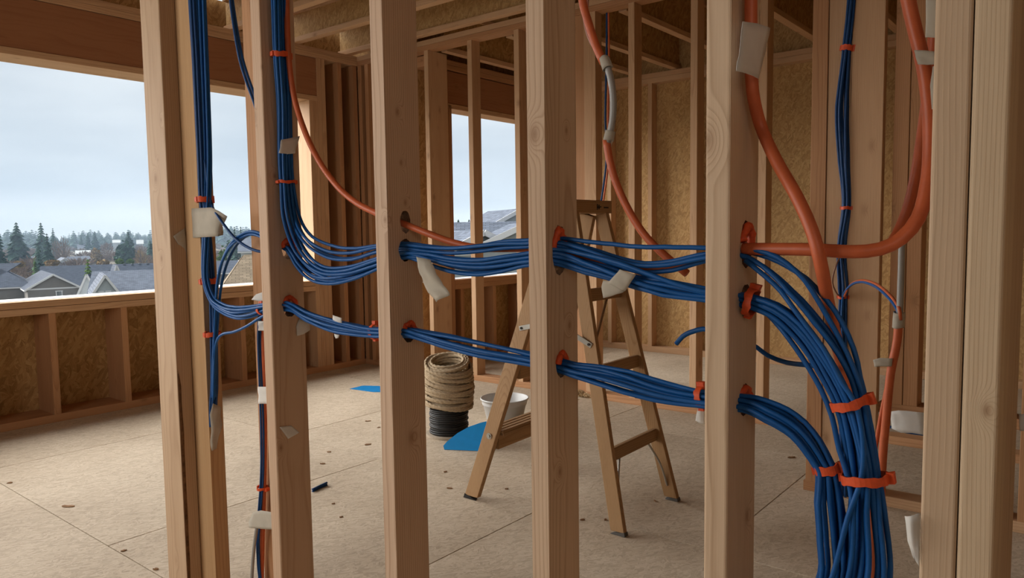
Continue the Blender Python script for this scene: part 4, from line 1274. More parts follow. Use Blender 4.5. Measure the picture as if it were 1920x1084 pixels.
# bolts on the climbing rails
for z in (0.262, 0.875):
    q = onrail(LN, z) + Vector((0.0, -0.0125, 0))
    bm = bmesh.new()
    for rr, dp in ((0.013, 0.003), (0.006, 0.010)):
        r = bmesh.ops.create_cone(bm, cap_ends=True, segments=14, radius1=rr, radius2=rr * 0.9, depth=dp)
        for v in r['verts']:
            v.co = Vector((v.co.x, v.co.z, v.co.y)) + q
    finish(bm, 'bolt', STEEL, lad, 0)
# diagonal strip behind the upper rungs
bm = bmesh.new()
bar(bm, onrail(RN, 0.64) + Vector((0.0, 0.016, 0)), onrail(RF, 0.835) - Vector((-0.002, 0.10, 0.02)), 0.017, 0.004, Z_)
finish(bm, 'diagonal_brace', plain('rusty_strip', (0.20, 0.11, 0.055), 0.6), lad, 0.0005)
cap_ = piece('cap_board', lad, -1.705, -1.568, 2.285, P(1147, 390, 'X', -1.568).y, 1.137, 1.187, WOODL, 'Y', 0.003)
INK = plain('black_ink', (0.02, 0.017, 0.015), 0.8)
bm = bmesh.new()
for (a, b_, z0, z1) in ((2.475, 2.480, 1.150, 1.172), (2.480, 2.498, 1.158, 1.163), (2.487, 2.493, 1.152, 1.170), (2.525, 2.560, 1.157, 1.162), (2.500, 2.506, 1.160, 1.164)):
    bm_box(bm, (-1.5675, (a + b_) / 2, (z0 + z1) / 2), (0.0012, b_ - a, z1 - z0))
finish(bm, 'stamp_mark', INK, lad, 0)

# ------------------------------------------------------------------ rope on its spool
RCX, RCY = -2.705, 2.80
spool = empty('cable_spool', (RCX, RCY, 0))
tag(spool, 'spool of black cable standing on the floor under the rope coil', 'spool')
bm = bmesh.new()
bmesh.ops.create_cone(bm, cap_ends=True, segments=40, radius1=0.122, radius2=0.122, depth=0.012)
link('flange', to_mesh(bm, 'flange', plain('grey_board', (0.40, 0.33, 0.25), 0.8)), spool, (0, 0, 0.0065))
BLK = plain('black_cable', (0.016, 0.015, 0.015), 0.5, 0.4)
bm = bmesh.new()
pts = []
rng = random.Random(3)
for i in range(0, 15 * 36 + 1):
    t = i / 36
    pts.append(Vector((math.cos(t * 2 * math.pi) * (0.098 + 0.003 * math.sin(t * 1.7)), math.sin(t * 2 * math.pi) * (0.098 + 0.003 * math.sin(t * 1.7)), 0.018 + t * 0.0083 + 0.002 * math.sin(t * 2 * math.pi + t))))
tube_bm(bm, pts, 0.0048, 7)
link('black_winding', to_mesh(bm, 'black_winding', BLK, True), spool)
bm = bmesh.new()
bmesh.ops.create_cone(bm, cap_ends=True, segments=32, radius1=0.095, radius2=0.095, depth=0.125)
link('core', to_mesh(bm, 'core', BLK), spool, (0, 0, 0.075))
ROPE = plain('manila_rope', (0.42, 0.325, 0.215), 0.85, 0.1, var=0.18, scale=140, bump=0.5)
bm = bmesh.new()
pts = []
rng = random.Random(11)


def rp_pt(a, R_, z):
    return Vector((math.cos(a) * R_, math.sin(a) * R_, z))


# lower layer: close turns, then outer turns laid across at changing slants, then loose inner turns at the mouth
na = 0
A0 = 0.0
turns = []
for k in range(16):
    turns.append((0.100, 0.160 + k * 0.0148, 0.004, rng.uniform(0, 6)))
for k in range(15):
    turns.append((0.116 + rng.uniform(-.005, .006), 0.380 - k * 0.0155, rng.uniform(0.010, 0.030), rng.uniform(3.2, 5.6)))
for k in range(9):
    turns.append((0.124 + rng.uniform(-.003, .003), 0.190 + k * 0.021, rng.uniform(0.016, 0.034), rng.uniform(3.4, 5.2)))
for k in range(3):
    turns.append((0.108 - k * 0.012, 0.392 + 0.004 * k, 0.008, rng.uniform(0, 6.3)))
for k in range(4):
    turns.append((0.085 - k * 0.002, 0.382 - k * 0.016, 0.010, rng.uniform(0, 6.3)))
M_ = 40
for i in range(len(turns)):
    R0, z0, am, ph = turns[i]
    R1, z1, am1, ph1 = turns[min(i + 1, len(turns) - 1)]
    for j in range(M_):
        f = j / M_
        s = f * f * (3 - 2 * f)
        a = 2 * math.pi * f
        zz = (z0 + am * math.sin(a + ph)) * (1 - s) + (z1 + am1 * math.sin(a + ph1)) * s
        rr = R0 * (1 - s) + R1 * s
        rr *= 1 + 0.07 * (1 - abs(zz - 0.27) / 0.15)
        q = rp_pt(a, rr, min(max(zz, 0.152), 0.402))
        q.z -= 0.030 * (q.x * 0.69 - q.y * 0.72) / 0.12 * max(0.0, (q.z - 0.17) / 0.23)
        pts.append(q)
# resample evenly
res = []
acc = 0.0
last = pts[0]
res.append(last)
for q in pts[1:]:
    d = (q - last).length
    while d >= 0.0055:
        last = last.lerp(q, 0.0055 / d)
        res.append(last)
        d = (q - last).length
tube_bm(bm, res, 0.0088, 12, lambda i, a: 0.70 + 0.36 * abs(math.cos(1.5 * (a - i * 0.42))))
coil = link('rope_coil', to_mesh(bm, 'rope_coil', ROPE, True), None, (RCX, RCY, -0.005))
tag(coil, 'coil of tan twisted rope sitting on the black cable spool', 'rope')

# ------------------------------------------------------------------ bucket
BKT = plain('white_plastic', (0.62, 0.62, 0.61), 0.4, 0.4, var=0.03)
rim = P(946, 747, 'Y', 3.21)
prof = [(0.002, 0.004), (0.100, 0.004), (0.104, 0.008), (0.122, rim.z * 0.72), (0.127, rim.z * 0.74), (0.129, rim.z * 0.80), (0.128, rim.z * 0.86), (0.134, rim.z * 0.97), (0.1385, rim.z * 0.985), (0.1385, rim.z + 0.004), (0.134, rim.z + 0.006), (0.131, rim.z + 0.002), (0.122, rim.z * 0.80), (0.100, 0.010), (0.002, 0.010)]
bm = bmesh.new()
rr = []
for (r, z) in prof:
    rr.append([bm.verts.new((r * math.cos(2 * math.pi * k / 48), r * math.sin(2 * math.pi * k / 48), z)) for k in range(48)])
for a, b_ in zip(rr, rr[1:]):
    for k in range(48):
        bm.faces.new((a[k], a[(k + 1) % 48], b_[(k + 1) % 48], b_[k]))
bmesh.ops.recalc_face_normals(bm, faces=bm.faces)
bk_ = link('bucket', to_mesh(bm, 'bucket', BKT, True), None, (rim.x, rim.y, 0.001))
tag(bk_, 'white plastic bucket on the floor behind the ladder', 'bucket')


# ------------------------------------------------------------------ blue plastic pieces, offcuts and chips on the floor
def slab(pts, th, mat, name):
    """a flat piece of thickness th through coplanar outline points"""
    bm = bmesh.new()
    n = (pts[1] - pts[0]).cross(pts[2] - pts[0]).normalized()
    a = [bm.verts.new(p) for p in pts]
    b_ = [bm.verts.new(p + n * th) for p in pts]
    bm.faces.new(list(reversed(a)))
    bm.faces.new(b_)
    k = len(pts)
    for i in range(k):
        bm.faces.new((a[i], a[(i + 1) % k], b_[(i + 1) % k], b_[i]))
    bmesh.ops.recalc_face_normals(bm, faces=bm.faces)
    return finish(bm, name, mat, None, 0)


CYAN = plain('blue_plastic', (0.003, 0.24, 0.60), 0.45, 0.4, var=0.05)
e0, e1 = P(833, 843, 'Z', 0.002), P(908, 846, 'Z', 0.002)
ed = (e1 - e0).normalized()
pn = ed.cross(Z_)
if pn.dot(CAM - e0) > 0:
    pn = -pn
tl = (pn * 0.55 + Z_ * 0.84).normalized()
Lq = (e1 - e0).length


def leanpt(px_, py_):
    d = ray(px_, py_)
    nrm = ed.cross(tl)
    return CAM + d * ((e0 - CAM).dot(nrm) / d.dot(nrm))


out = [e0] + [leanpt(x, y_) for x, y_ in ((831, 836), (838, 828), (858, 812), (880, 800), (900, 793), (912, 790))] + [e1]
o = slab(out, 0.003, CYAN, 'plastic_scoop')
tag(o, 'curved blue plastic panel leaning up from the floor by the ladder foot', 'plastic sheet')
o = slab([P(x, y_, 'Z', 0.002) for x, y_ in ((656, 729), (680, 723), (716, 724), (722, 735), (700, 735))], 0.004, CYAN, 'plastic_sheet')
tag(o, 'flat blue plastic sheet lying on the floor beyond the third post', 'plastic sheet')
bundle([(586, 920, 'Z', 0.006), (598, 914, 'Z', 0.006), (613, 907, 'Z', 0.008)], 2, 0.0045, NAVY, 'cable_offcut', 'dark blue cable offcut lying on the floor beside the second post', 'cable offcuts on the floor', seed=31)
CHIP = plain('wood_chip', (0.30, 0.17, 0.085), 0.8, var=0.3, scale=80)
chips = [(128, 950, 26, 0.02), (18, 906, 10, .3), (232, 1033, 12, .5), (292, 1068, 12, 0), (690, 790, 14, .2), (710, 802, 8, .4), (605, 870, 12, .1), (617, 848, 10, .1), (690, 834, 16, .3), (843, 916, 14, 0), (950, 917, 9, .2), (835, 885, 9, .5), (1092, 975, 12, .2), (1135, 975, 10, .6), (1228, 940, 10, 1.2), (1484, 858, 20, .2), (1540, 932, 10, .1), (625, 945, 8, .2), (640, 970, 9, .4)]
rng = random.Random(5)
for i, (x, y_, wd, ang) in enumerate(chips):
    c = P(x, y_, 'Z', 0.001)
    dist = (c - CAM).length
    L = wd * 0.75 * dist / FPX
    bm = bmesh.new()
    k = 6
    top, bot = [], []
    for j in range(k + 1):
        f = j / k - 0.5
        wy = L * 0.15 * (1 - (2 * f) ** 2) + 0.0008
        h = 0.002 + rng.uniform(0, .002)
        top.append((bm.verts.new((f * L, -wy + rng.uniform(-.1, .1) * wy, h)), bm.verts.new((f * L, wy, h + rng.uniform(0, .002)))))
        bot.append((bm.verts.new((f * L, -wy, 0)), bm.verts.new((f * L, wy, 0))))
    for j in range(k):
        bm.faces.new((top[j][0], top[j + 1][0], top[j + 1][1], top[j][1]))
        bm.faces.new((bot[j][0], bot[j + 1][0], top[j + 1][0], top[j][0]))
        bm.faces.new((bot[j + 1][1], bot[j][1], top[j][1], top[j + 1][1]))
    bm.faces.new((bot[0][1], bot[0][0], top[0][0], top[0][1]))
    bm.faces.new((bot[k][0], bot[k][1], top[k][1], top[k][0]))
    bmesh.ops.recalc_face_normals(bm, faces=bm.faces)
    o = link('wood_chip', to_mesh(bm, 'wood_chip', CHIP), None, c)
    o.rotation_euler = (0, 0, YAW + ang * 1.5)
    tag(o, 'small brown wood chip lying on the strand board floor', 'wood chip', 'wood chips on the floor')
# shavings by the partition plate: too many to count
bm = bmesh.new()
c0 = P(1095, 742, 'Z', 0.0)
for i in range(160):
    a, rr_ = rng.uniform(0, 6.28), abs(rng.gauss(0, 0.06))
    q = Vector((c0.x + 1.6 * rr_ * math.cos(a), min(c0.y + rr_ * math.sin(a), Y2 - 0.006), 0.004 + max(0, 0.045 - rr_ * 0.5) * rng.random()))
    u = Vector((rng.uniform(-1, 1), rng.uniform(-1, 1), rng.uniform(-.5, .5))).normalized()
    bar(bm, q - u * 0.014, q + u * 0.014, 0.006, 0.0012, Vector((rng.uniform(-1, 1), rng.uniform(-1, 1), 1)))
for v in bm.verts:
    v.co.z = max(v.co.z, 0.0008)
    v.co.y = min(v.co.y, Y2 - 0.003)
o = finish(bm, 'wood_shavings', plain('pale_shavings', (0.52, 0.38, 0.22), 0.8, var=.2), None, 0)
o['kind'] = 'stuff'
o['label'] = 'little heap of pale wood shavings against the partition bottom plate'
o['category'] = 'wood shavings'

# ------------------------------------------------------------------ outdoors
GZ = -10.5


def G(px_, D, z=None, py_=None):
    """point at ground distance D in the direction of photo column px_; height z, or where row py_ falls"""
    d = ray(px_, 450 if py_ is None else py_)
    k = D / math.hypot(d.x, d.y)
    q = CAM + d * k
    if py_ is None:
        q.z = GZ if z is None else z
    return q


def ulat(px_, D):
    a, b_ = G(px_ - 5, D), G(px_ + 5, D)
    return (a - b_).length / 10


ground = bmesh.new()
r = bmesh.ops.create_grid(ground, x_segments=24, y_segments=24, size=1600)
gm, nt, b = newmat('suburb_ground', 0.9, 0.1)
t = N(nt, 'ShaderNodeTexCoord')
n1 = N(nt, 'ShaderNodeTexNoise')
n1.inputs['Scale'].default_value = 0.05
n1.inputs['Detail'].default_value = 8
nt.links.new(t.outputs['Object'], n1.inputs['Vector'])
rg = ramp(nt, [(0.3, (0.05, 0.065, 0.035)), (0.5, (0.11, 0.095, 0.06)), (0.7, (0.17, 0.15, 0.12))])
nt.links.new(n1.outputs[0], rg.inputs[0])
nt.links.new(rg.outputs[0], b.inputs['Base Color'])
go = link('ground', to_mesh(ground, 'ground', gm), None, (0, 0, GZ))
go['kind'] = 'structure'
bm = bmesh.new()
bm_box(bm, (-1.66, 1.45, (GZ - 0.37) / 2), (6.4, 8.8, abs(GZ) - 0.37))
lw = link('wall_lower_storey', to_mesh(bm, 'wall_lower_storey', plain('lower_siding', (0.30, 0.30, 0.29), 0.8)))
lw['kind'] = 'structure'


def shingle_mat(name, c, var=0.22):
    m, nt, b = newmat(name, 0.9, 0.1)
    t = N(nt, 'ShaderNodeTexCoord')
    bt = N(nt, 'ShaderNodeTexBrick')
    bt.inputs['Scale'].default_value = 1.0
    bt.inputs['Color1'].default_value = (c[0] * (1 - var), c[1] * (1 - var), c[2] * (1 - var), 1)
    bt.inputs['Color2'].default_value = (c[0] * (1 + var), c[1] * (1 + var), c[2] * (1 + var), 1)
    bt.inputs['Mortar'].default_value = (c[0] * .55, c[1] * .55, c[2] * .55, 1)
    bt.inputs['Mortar Size'].default_value = 0.02
    bt.inputs['Brick Width'].default_value = 0.5
    bt.inputs['Row Height'].default_value = 0.2
    sq = N(nt, 'ShaderNodeSeparateXYZ')
    cq = N(nt, 'ShaderNodeCombineXYZ')
    nt.links.new(t.outputs['Object'], sq.inputs[0])
    nt.links.new(sq.outputs[1], cq.inputs[0])
    nt.links.new(sq.outputs[0], cq.inputs[1])
    nt.links.new(cq.outputs[0], bt.inputs['Vector'])
    nt.links.new(bt.outputs[0], b.inputs['Base Color'])
    return m


ROOFD = shingle_mat('charcoal_shingles', (0.058, 0.070, 0.095))
ROOFG = shingle_mat('grey_shingles', (0.105, 0.122, 0.155))
ROOFT = shingle_mat('tan_shingles', (0.21, 0.165, 0.115))
SIDG = plain('grey_brown_siding', (0.185, 0.172, 0.158), 0.8, var=.05, scale=2)
SIDL = plain('light_siding', (0.34, 0.37, 0.38), 0.8, var=.05, scale=2)
SIDW = plain('white_siding', (0.52, 0.55, 0.57), 0.8, var=.04, scale=2)
TRIMW = plain('white_trim', (0.62, 0.62, 0.62), 0.6, var=.02)
PANE = plain('dark_glass', (0.05, 0.06, 0.07), 0.1, 0.8, var=.02)


def quadslab(bm, pts, th):
    n = (pts[1] - pts[0]).cross(pts[2] - pts[0]).normalized()
    if n.z < 0:
        n = -n
    a = [bm.verts.new(p) for p in pts]
    b_ = [bm.verts.new(p + n * th) for p in pts]
    bm.faces.new(a)
    bm.faces.new(b_)
    k = len(pts)
    for i in range(k):
        bm.faces.new((a[i], a[(i + 1) % k], b_[(i + 1) % k], b_[i]))


def house(label, loc, face, w, l, wh, rise, siding, roof, hip=0.0, over=0.4, windows=(), ridge_vents=(), gable_trim=True, name='house'):
    """gabled house: local x across (w, the gable width), local y away from the viewer (l, along the ridge); face = rotation about z"""
    h = empty(name, loc)
    h.rotation_euler = (0, 0, face)
    tag(h, label, 'house')

    def part(nm, bm, mat, parent=h):
        bmesh.ops.recalc_face_normals(bm, faces=bm.faces)
        return link(nm, to_mesh(bm, nm, mat), parent)
    bm = bmesh.new()
    prof = [(-w / 2, 0), (w / 2, 0), (w / 2, wh), (0, wh + rise if not hip else wh), (-w / 2, wh)]
    a = [bm.verts.new((x, 0, z)) for x, z in prof]
    b_ = [bm.verts.new((x, l, z)) for x, z in prof]
    bm.faces.new(a)
    bm.faces.new(list(reversed(b_)))
    for i in range(5):
        bm.faces.new((a[i], b_[i], b_[(i + 1) % 5], a[(i + 1) % 5]))
    part('walls', bm, siding)
    s = rise / (w / 2)
    for sg in (-1, 1):
        bm = bmesh.new()
        ex = sg * (w / 2 + over)
        ez = wh - over * s
        quadslab(bm, [Vector((ex, -over, ez)), Vector((ex, l + over, ez)), Vector((0, l + over - hip, wh + rise)), Vector((0, -over + hip, wh + rise))], 0.12)
        part('roof_slope', bm, roof)
        bm = bmesh.new()
        bm_box(bm, (ex, l / 2, ez - 0.02), (0.10, l + 2 * over, 0.20))
        part('gutter', bm, TRIMW)
        if gable_trim and not hip:
            bm = bmesh.new()
            bar(bm, Vector((ex, -over - 0.03, ez)), Vector((0, -over - 0.03, wh + rise)), 0.26, 0.06, Z_)
            part('barge_board', bm, TRIMW)
    if hip:
        for ye, yr in ((-over, -over + hip), (l + over, l + over - hip)):
            bm = bmesh.new()
            ez = wh - over * s
            quadslab(bm, [Vector((-w / 2 - over, ye, ez)), Vector((w / 2 + over, ye, ez)), Vector((0, yr, wh + rise))], 0.12)
            part('roof_slope', bm, roof)
    else:
        bm = bmesh.new()
        bm_box(bm, (0, -0.03, wh - 0.1), (w, 0.06, 0.22))
        part('frieze_board', bm, TRIMW)
    for (x, z, ww, hh) in windows:
        bm = bmesh.new()
        for (cx_, cz_, sx__, sz__) in ((x, z + hh / 2, ww + .24, .12), (x, z - hh / 2, ww + .24, .12), (x - ww / 2, z, .12, hh), (x + ww / 2, z, .12, hh)):
            bm_box(bm, (cx_, -0.05, cz_), (sx__, .1, sz__))
        f_ = part('window_frame', bm, TRIMW)
        bm = bmesh.new()
        bm_box(bm, (x, -0.02, z), (ww, .05, hh))
        part('pane', bm, PANE, f_)
    for (yv, sd) in ridge_vents:
        bm = bmesh.new()
        bm_box(bm, (sd * 0.45, yv, wh + rise - 0.02), (0.45, 0.45, 0.34), 0.08)
        part('roof_vent', bm, PANE)
    return h


def face_at(px_, extra=0.0):
    """rotation that turns a house's front (local -y) toward the viewer"""
    d = ray(px_, 450)
    return math.atan2(d.y, d.x) - math.pi / 2 + extra


def zrow(px_, D, py_):
    return G(px_, D, None, py_).z


# nearest house: grey gable toward us with its long wing behind to the left
D = 132
u = ulat(95, D)
we = 98 * u
zr, ze = zrow(95, D, 515), zrow(95, D, 540)
house('grey-brown house with a white-edged gable facing the window', G(95, D), face_at(95, 0.10), we, 16, ze - GZ, zr - ze, SIDG, ROOFD, windows=((0.1 * we, ze - GZ - 0.9, 0.75, 0.75), (0.33 * we, ze - GZ - 2.6, 1.3, 1.3)))
D = 140
u = ulat(20, D)
zr, ze = zrow(10, D, 497), zrow(10, D, 537)
house('dark-roofed house wing at the far left of the view outside', G(52, D + 6), face_at(22, 1.57), 15, 90 * u, ze - GZ, zr - ze, SIDG, ROOFD, hip=5.5)
D = 175
u = ulat(190, D)
zr, ze = zrow(190, D, 497), zrow(190, D, 540)
house('long charcoal roof with a row of ridge vents behind the nearest houses', G(292, D), face_at(200, 1.57), 17, 215 * u, ze - GZ, zr - ze, SIDL, ROOFD, ridge_vents=[(k * 15 * u + 4 * u, -1) for k in range(5)])
D = 178
zr2 = zrow(215, 168, 497)
house('small pale gable poking through the long charcoal roof', G(216, 165), face_at(216, 0.1), 14 * ulat(216, 165), 6, zrow(216, 165, 515) - GZ, zr2 - zrow(216, 165, 515), SIDW, ROOFD, over=0.15)
D = 108
u = ulat(230, D)
zr, ze = zrow(230, D, 512), zrow(230, D, 549)
house('house under a broad slate-grey roof right of the nearest gable', G(318, D + 5), face_at(230, 1.50), 14, 152 * u, ze - GZ, zr - ze, SIDW, ROOFG, over=0.35)
D = 99
u = ulat(192, D)
house('small cross gable with crisp white edges on the slate-grey house', G(193, D), face_at(193, 0.05), 46 * u, 9, zrow(192, D, 548) - GZ, zrow(192, D, 517) - zrow(192, D, 548), SIDL, ROOFG, over=0.25, windows=((-0.2 * 46 * u, zrow(192, D, 553) - GZ, 0.35, 0.8), (0.1 * 46 * u, zrow(192, D, 553) - GZ, 0.35, 0.8)))
D = 116
house('white gable end standing left of the cross gable', G(159, D), face_at(160, -0.25), 40 * ulat(160, D), 12, zrow(160, D, 553) - GZ, zrow(160, D, 515) - zrow(160, D, 553), SIDW, ROOFD, over=0.1)
# middle distance
mid = [(38, 330, 482, 492, 46, ROOFG, SIDL, 1.57, 'low grey roof below the tall conifer, far left'), (120, 300, 484, 494, 34, ROOFG, SIDW, 0.1, 'pale gable beyond the long charcoal roof'), (150, 340, 481, 490, 60, ROOFG, SIDL, 1.57, 'wide pale roof left of the slim evergreen'),
       (154, 420, 470, 476, 26, SIDL, SIDW, 1.57, 'white flat building in the middle distance'), (200, 440, 472, 478, 18, SIDL, SIDW, 1.57, 'small white building beside the broad green tree'), (160, 560, 458, 466, 30, ROOFG, SIDL, 1.57, 'faint grey roof among the bare trees'), (218, 700, 450, 455, 14, SIDL, SIDL, 1.57, 'tiny white building near the hazy tree line'), (262, 640, 450, 457, 12, SIDL, SIDL, 1.57, 'tiny pale roof at the edge of the left post')]
for (px_, D, y0, y1, wpx, rf, sd, rot_, lab) in mid:
    u = ulat(px_, D)
    wl_ = wpx * u
    zr, ze = zrow(px_, D, y0), zrow(px_, D, y1)
    if rot_ > 1:
        house(lab, G(px_ + wpx / 2, D), face_at(px_, 1.57), 12, wl_, max(ze - GZ, 2.2), zr - ze, sd, rf, over=0.3)
    else:
        house(lab, G(px_, D), face_at(px_, rot_), wl_, 12, max(ze - GZ, 2.2), zr - ze, sd, rf, over=0.3)
# between the first and second posts
D = 60
house('house with a tan shingled hip roof seen between the left posts', G(612, 60), face_at(455, 1.57), 12, 212 * ulat(455, D), zrow(470, D, 556) - GZ, zrow(480, D, 480) - zrow(480, D, 556), SIDL, ROOFT, hip=62 * ulat(455, D))
D = 110
house('pale house with a white eave above the tan roof', G(520, 112), face_at(470, 1.57), 12, 70 * ulat(470, D), zrow(470, D, 470) - GZ, zrow(470, D, 448) - zrow(470, D, 470), SIDW, ROOFG)
house('charcoal roof low between the left posts', G(440, 130), face_at(420, 1.57), 12, 45 * ulat(420, 130), zrow(420, 130, 508) - GZ, zrow(420, 130, 490) - zrow(420, 130, 508), SIDG, ROOFD)
# through the second window
D = 44
zr, ze = zrow(905, D, 419), zrow(905, D, 470)
house('neighbour house with a wide grey roof filling the second window', G(1040, D + 2), face_at(905, 1.57), 9, 260 * ulat(905, D), ze - GZ, zr - ze, SIDL, ROOFG, over=0.3)
D = 34
house('grey gable with white rake boards low in the second window', G(905, D), face_at(905, 0.35), 3.4, 5, zrow(905, D, 470) - GZ, zrow(905, D, 436) - zrow(905, D, 470), SIDL, ROOFG, over=0.25)
house('second grey gable with a white rake board by the window edge', G(985, D), face_at(985, 0.15), 4.4, 5, zrow(985, D, 462) - GZ, zrow(985, D, 422) - zrow(985, D, 462), SIDL, ROOFG, over=0.25)
house('steep grey gable rising above the roof at the right of the second window', G(975, 52), face_at(975, 0.4), 4.6, 6, zrow(975, 52, 425) - GZ, zrow(975, 52, 394) - zrow(975, 52, 425), SIDL, ROOFG, over=0.2)


# trees
def leafmat(name, c, var=0.5):
    return plain(name, c, 0.9, 0.05, var=var, scale=1.3)


FIR = leafmat('dark_fir', (0.030, 0.060, 0.045))
FIRB = leafmat('blue_green_fir', (0.045, 0.085, 0.062))
GRN = leafmat('bright_green_foliage', (0.075, 0.130, 0.035))
TWIG = leafmat('bare_twigs', (0.15, 0.105, 0.075))
TANT = leafmat('tan_autumn_foliage', (0.24, 0.165, 0.075))
TRNK = plain('tree_trunk', (0.07, 0.05, 0.035), 0.9)


def conifer_bm(h, w, seed, tiers=18, sparse=0.0, nb=15):
    rng = random.Random(seed)
    bm = bmesh.new()
    for k in range(tiers):
        f = k / tiers
        z = h * (0.10 + 0.88 * f)
        rr = w / 2 * 1.75 * (1 - f) ** 0.80 * rng.uniform(0.72, 1.15) + h * 0.006
        for j in range(nb):
            if rng.random() < sparse:
                continue
            a = 2 * math.pi * (j + rng.uniform(-.45, .45)) / nb
            L = rr * rng.uniform(0.65, 1.15)
            dz = -L * rng.uniform(0.25, 0.6)
            hw = L * 0.34 + 0.02 * h / 10
            t_ = Vector((math.cos(a), math.sin(a), 0))
            s_ = Vector((-math.sin(a), math.cos(a), 0))
            root = Vector((0, 0, z + h * 0.03))
            m1 = t_ * L * .55 + Vector((0, 0, z + dz * .35 + rng.uniform(0, .015) * h))
            tip = t_ * L + Vector((0, 0, z + dz))
            v = [bm.verts.new(q) for q in (root, m1 + s_ * hw, tip, m1 - s_ * hw, m1 - Vector((0, 0, hw * .8)))]
            bm.faces.new((v[0], v[1], v[2], v[3]))
            bm.faces.new((v[0], v[3], v[4]))
            bm.faces.new((v[0], v[4], v[1]))
            bm.faces.new((v[1], v[4], v[2]))
            bm.faces.new((v[4], v[3], v[2]))
    return bm


def round_bm(h, w, seed, twiggy=False):
    rng = random.Random(seed)
    bm = bmesh.new()
    n = 420 if not twiggy else 320
    for i in range(n):
        a, zz = rng.uniform(0, 6.283), rng.uniform(-1, 1)
        rr = rng.uniform(0.55, 1.0)
        s = math.sqrt(1 - zz * zz)
        wob = 0.82 + 0.3 * noise.noise(Vector((math.cos(a) * 2, math.sin(a) * 2, zz * 2 + seed)))
        c = Vector((s * math.cos(a) * w / 2 * rr * wob, s * math.sin(a) * w / 2 * rr * wob, h * 0.56 + zz * h * 0.44 * rr * wob))
        q = (0.075 if not twiggy else 0.03) * w * rng.uniform(.7, 1.5)
        u_ = Vector((rng.uniform(-1, 1), rng.uniform(-1, 1), rng.uniform(-1, 1))).normalized()
        v_ = u_.orthogonal().normalized()
        if twiggy:
            u_ = (c - Vector((0, 0, h * .2))).normalized()
            v_ = u_.orthogonal().normalized()
            vs = [bm.verts.new(c - u_ * q * 3.2), bm.verts.new(c + v_ * q * .35), bm.verts.new(c + u_ * q * 2.4), bm.verts.new(c - v_ * q * .35)]
        else:
            vs = [bm.verts.new(c + u_ * q), bm.verts.new(c + v_ * q), bm.verts.new(c - u_ * q), bm.verts.new(c - v_ * q)]
        bm.faces.new(vs)
    return bm


def tree(kind, px_, D, ytop, wpx, mat, label, seed, group='trees beyond the houses', sparse=0.0, ybase=None):
    zt = zrow(px_, D, ytop)
    u = ulat(px_, D)
    base = G(px_, D)
    if ybase:
        base.z = max(GZ, zrow(px_, D, ybase))
    h, w_ = zt - base.z, wpx * u
    t = empty('tree' if kind != 'fir' else 'conifer', base)
    tag(t, label, 'tree', group)
    if kind == 'fir':
        link('crown', to_mesh(conifer_bm(h, w_, seed, sparse=sparse), 'crown', mat), t)
    else:
        link('crown', to_mesh(round_bm(h, w_, seed, kind == 'twig'), 'crown', mat), t)
    bm = bmesh.new()
    bmesh.ops.create_cone(bm, cap_ends=True, segments=8, radius1=h * .022, radius2=h * .006, depth=h * .92)
    link('trunk', to_mesh(bm, 'trunk', TRNK), t, (0, 0, h * .46))
    if kind == 'twig':
        bm = bmesh.new()
        rng = random.Random(seed)
        for i in range(14):
            a = rng.uniform(0, 6.28)
            p0 = Vector((0, 0, h * rng.uniform(.2, .6)))
            bar(bm, p0, p0 + Vector((math.cos(a) * w_ * .35, math.sin(a) * w_ * .35, h * rng.uniform(.15, .38))), h * .008, h * .008, Z_ + X_)
        link('branches', to_mesh(bm, 'branches', TRNK), t)
    return t


tree('fir', 32, 300, 413, 42, FIR, 'tallest broad conifer outside, left of the view', 1)
tree('fir', 78, 340, 414, 30, FIRB, 'loose airy conifer next to the tallest one', 2, sparse=0.35)
tree('fir', 100, 420, 425, 15, FIRB, 'slim dark conifer tip right of the airy one', 3)
tree('fir', -3, 200, 430, 34, FIR, 'green conifer cut by the left picture edge', 4)
tree('fir', 88, 235, 434, 26, FIR, 'dark conifer in front of the airy one', 5)
tree('fir', 70, 215, 456, 24, FIRB, 'shorter conifer at the left of a close pair', 6)
tree('fir', 62, 190, 480, 14, GRN, 'small yellow-green conifer above the dark roof', 7)
tree('fir', 241, 330, 432, 28, FIR, 'dark pointed conifer behind the broad green tree', 8)
tree('round', 233, 280, 450, 42, FIRB, 'broad green tree left of the first post', 9)
tree('fir', 162, 118, 481, 30, GRN, 'evergreen with green tufts between the two roof groups', 10)
tree('fir', 281, 300, 447, 22, FIRB, 'green conifer half hidden by the left post', 11)
tree('fir', 178, 520, 432, 18, FIR, 'hazy dark conifer clump right of the middle', 12)
tree('fir', 165, 540, 435, 14, FIR, 'hazy dark conifer clump left of the middle', 13)
tree('fir', 152, 560, 439, 12, FIRB, 'smaller hazy conifer in the middle distance', 14)
tree('twig', 118, 320, 441, 36, TWIG, 'bare reddish-brown tree behind the close pair of conifers', 15)
tree('twig', 104, 380, 446, 26, TWIG, 'bare brown tree left of the reddish one', 16)
tree('twig', 200, 420, 452, 34, TWIG, 'bare grey-brown tree near the white building', 17)
tree('twig', 262, 250, 462, 32, TANT, 'tan bare tree right of the broad green tree', 18)
tree('round', 178, 320, 462, 26, TANT, 'yellowish tree behind the slim evergreen', 19)
tree('round', 32, 200, 489, 30, TANT, 'low tan shrub above the dark roof at far left', 20, ybase=505)
tree('round', 95, 210, 487, 34, TANT, 'low tan shrub behind the charcoal roof', 21, ybase=502)
tree('round', 190, 240, 486, 26, TANT, 'low tan shrub right of the slim evergreen', 22, ybase=502)
tree('round', 222, 200, 484, 20, GRN, 'low bright green shrub under the broad green tree', 23, ybase=500)
tree('round', 242, 200, 484, 18, GRN, 'low bright green shrub beside the tan tree', 24, ybase=500)
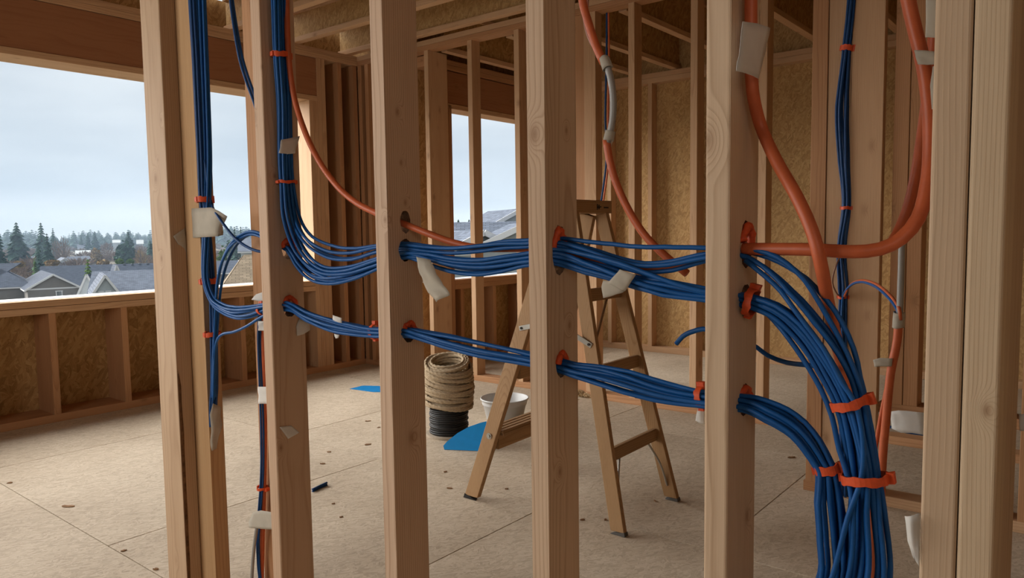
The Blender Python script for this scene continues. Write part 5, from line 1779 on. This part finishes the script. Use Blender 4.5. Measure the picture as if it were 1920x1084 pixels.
tree('fir', 440, 230, 421, 14, FIRB, 'left one of two conifers seen between the left posts', 25)
tree('fir', 452, 230, 421, 14, FIRB, 'right one of two conifers seen between the left posts', 26)
tree('round', 415, 150, 459, 30, GRN, 'round green tree seen beside the left post cables', 27)
tree('round', 432, 260, 446, 30, FIRB, 'grey-green tree clump under the two conifers', 28)
tree('fir', 860, 110, 404, 17, FIRB, 'left one of two trees above the roof in the second window', 29)
tree('fir', 880, 110, 404, 17, FIRB, 'right one of two trees above the roof in the second window', 30)
# the far tree line: past counting
rng = random.Random(77)
bm = bmesh.new()
for i in range(620):
    px_ = rng.uniform(-250, 640) if i < 520 else rng.uniform(700, 1150)
    D = rng.uniform(750, 1300)
    hgt = rng.uniform(11, 21) * (1 + 0.35 * noise.noise(Vector((px_ * 0.013, 0.3, 0))))
    q = G(px_, D)
    b2 = conifer_bm(hgt, hgt * rng.uniform(.4, .8), i + 500, tiers=11, nb=7)
    for v in b2.verts:
        v.co += q
    me = bpy.data.meshes.new('tmp')
    b2.to_mesh(me)
    b2.free()
    bm.from_mesh(me)
    bpy.data.meshes.remove(me)
tl_ = link('treeline', to_mesh(bm, 'treeline', FIRB))
tl_['kind'] = 'stuff'
tl_['label'] = 'hazy line of distant trees along the horizon outside'
tl_['category'] = 'trees'
# low rooftops and scrub filling the flats: past counting
bm = bmesh.new()
for i in range(260):
    px_, D = rng.uniform(-150, 620), rng.uniform(200, 800)
    q = G(px_, D)
    b2 = round_bm(rng.uniform(3, 6.5), rng.uniform(5, 12), i + 900, True)
    k = 0
    for v in b2.verts:
        v.co += q
    me = bpy.data.meshes.new('tmp')
    b2.to_mesh(me)
    b2.free()
    bm.from_mesh(me)
    bpy.data.meshes.remove(me)
sc_ = link('scrub', to_mesh(bm, 'scrub', TWIG))
sc_['kind'] = 'stuff'
sc_['label'] = 'brown leafless scrub spread over the flats outside'
sc_['category'] = 'scrub'
# haze over the valley
hm = bpy.data.materials.new('valley_haze')
hm.use_nodes = True
nt = hm.node_tree
nt.nodes.clear()
vs_ = N(nt, 'ShaderNodeVolumeScatter')
vs_.inputs['Color'].default_value = (0.34, 0.45, 0.58, 1)
vs_.inputs['Density'].default_value = 0.0006
vs_.inputs['Anisotropy'].default_value = 0.0
oo = N(nt, 'ShaderNodeOutputMaterial')
nt.links.new(vs_.outputs[0], oo.inputs['Volume'])
bm = bmesh.new()
bm_box(bm, (-790, 500, 20), (1500, 2200, 62))
hz = link('haze', to_mesh(bm, 'haze', hm))
hz['kind'] = 'stuff'
hz['label'] = 'thin grey-blue haze hanging over the valley outside'
hz['category'] = 'haze'
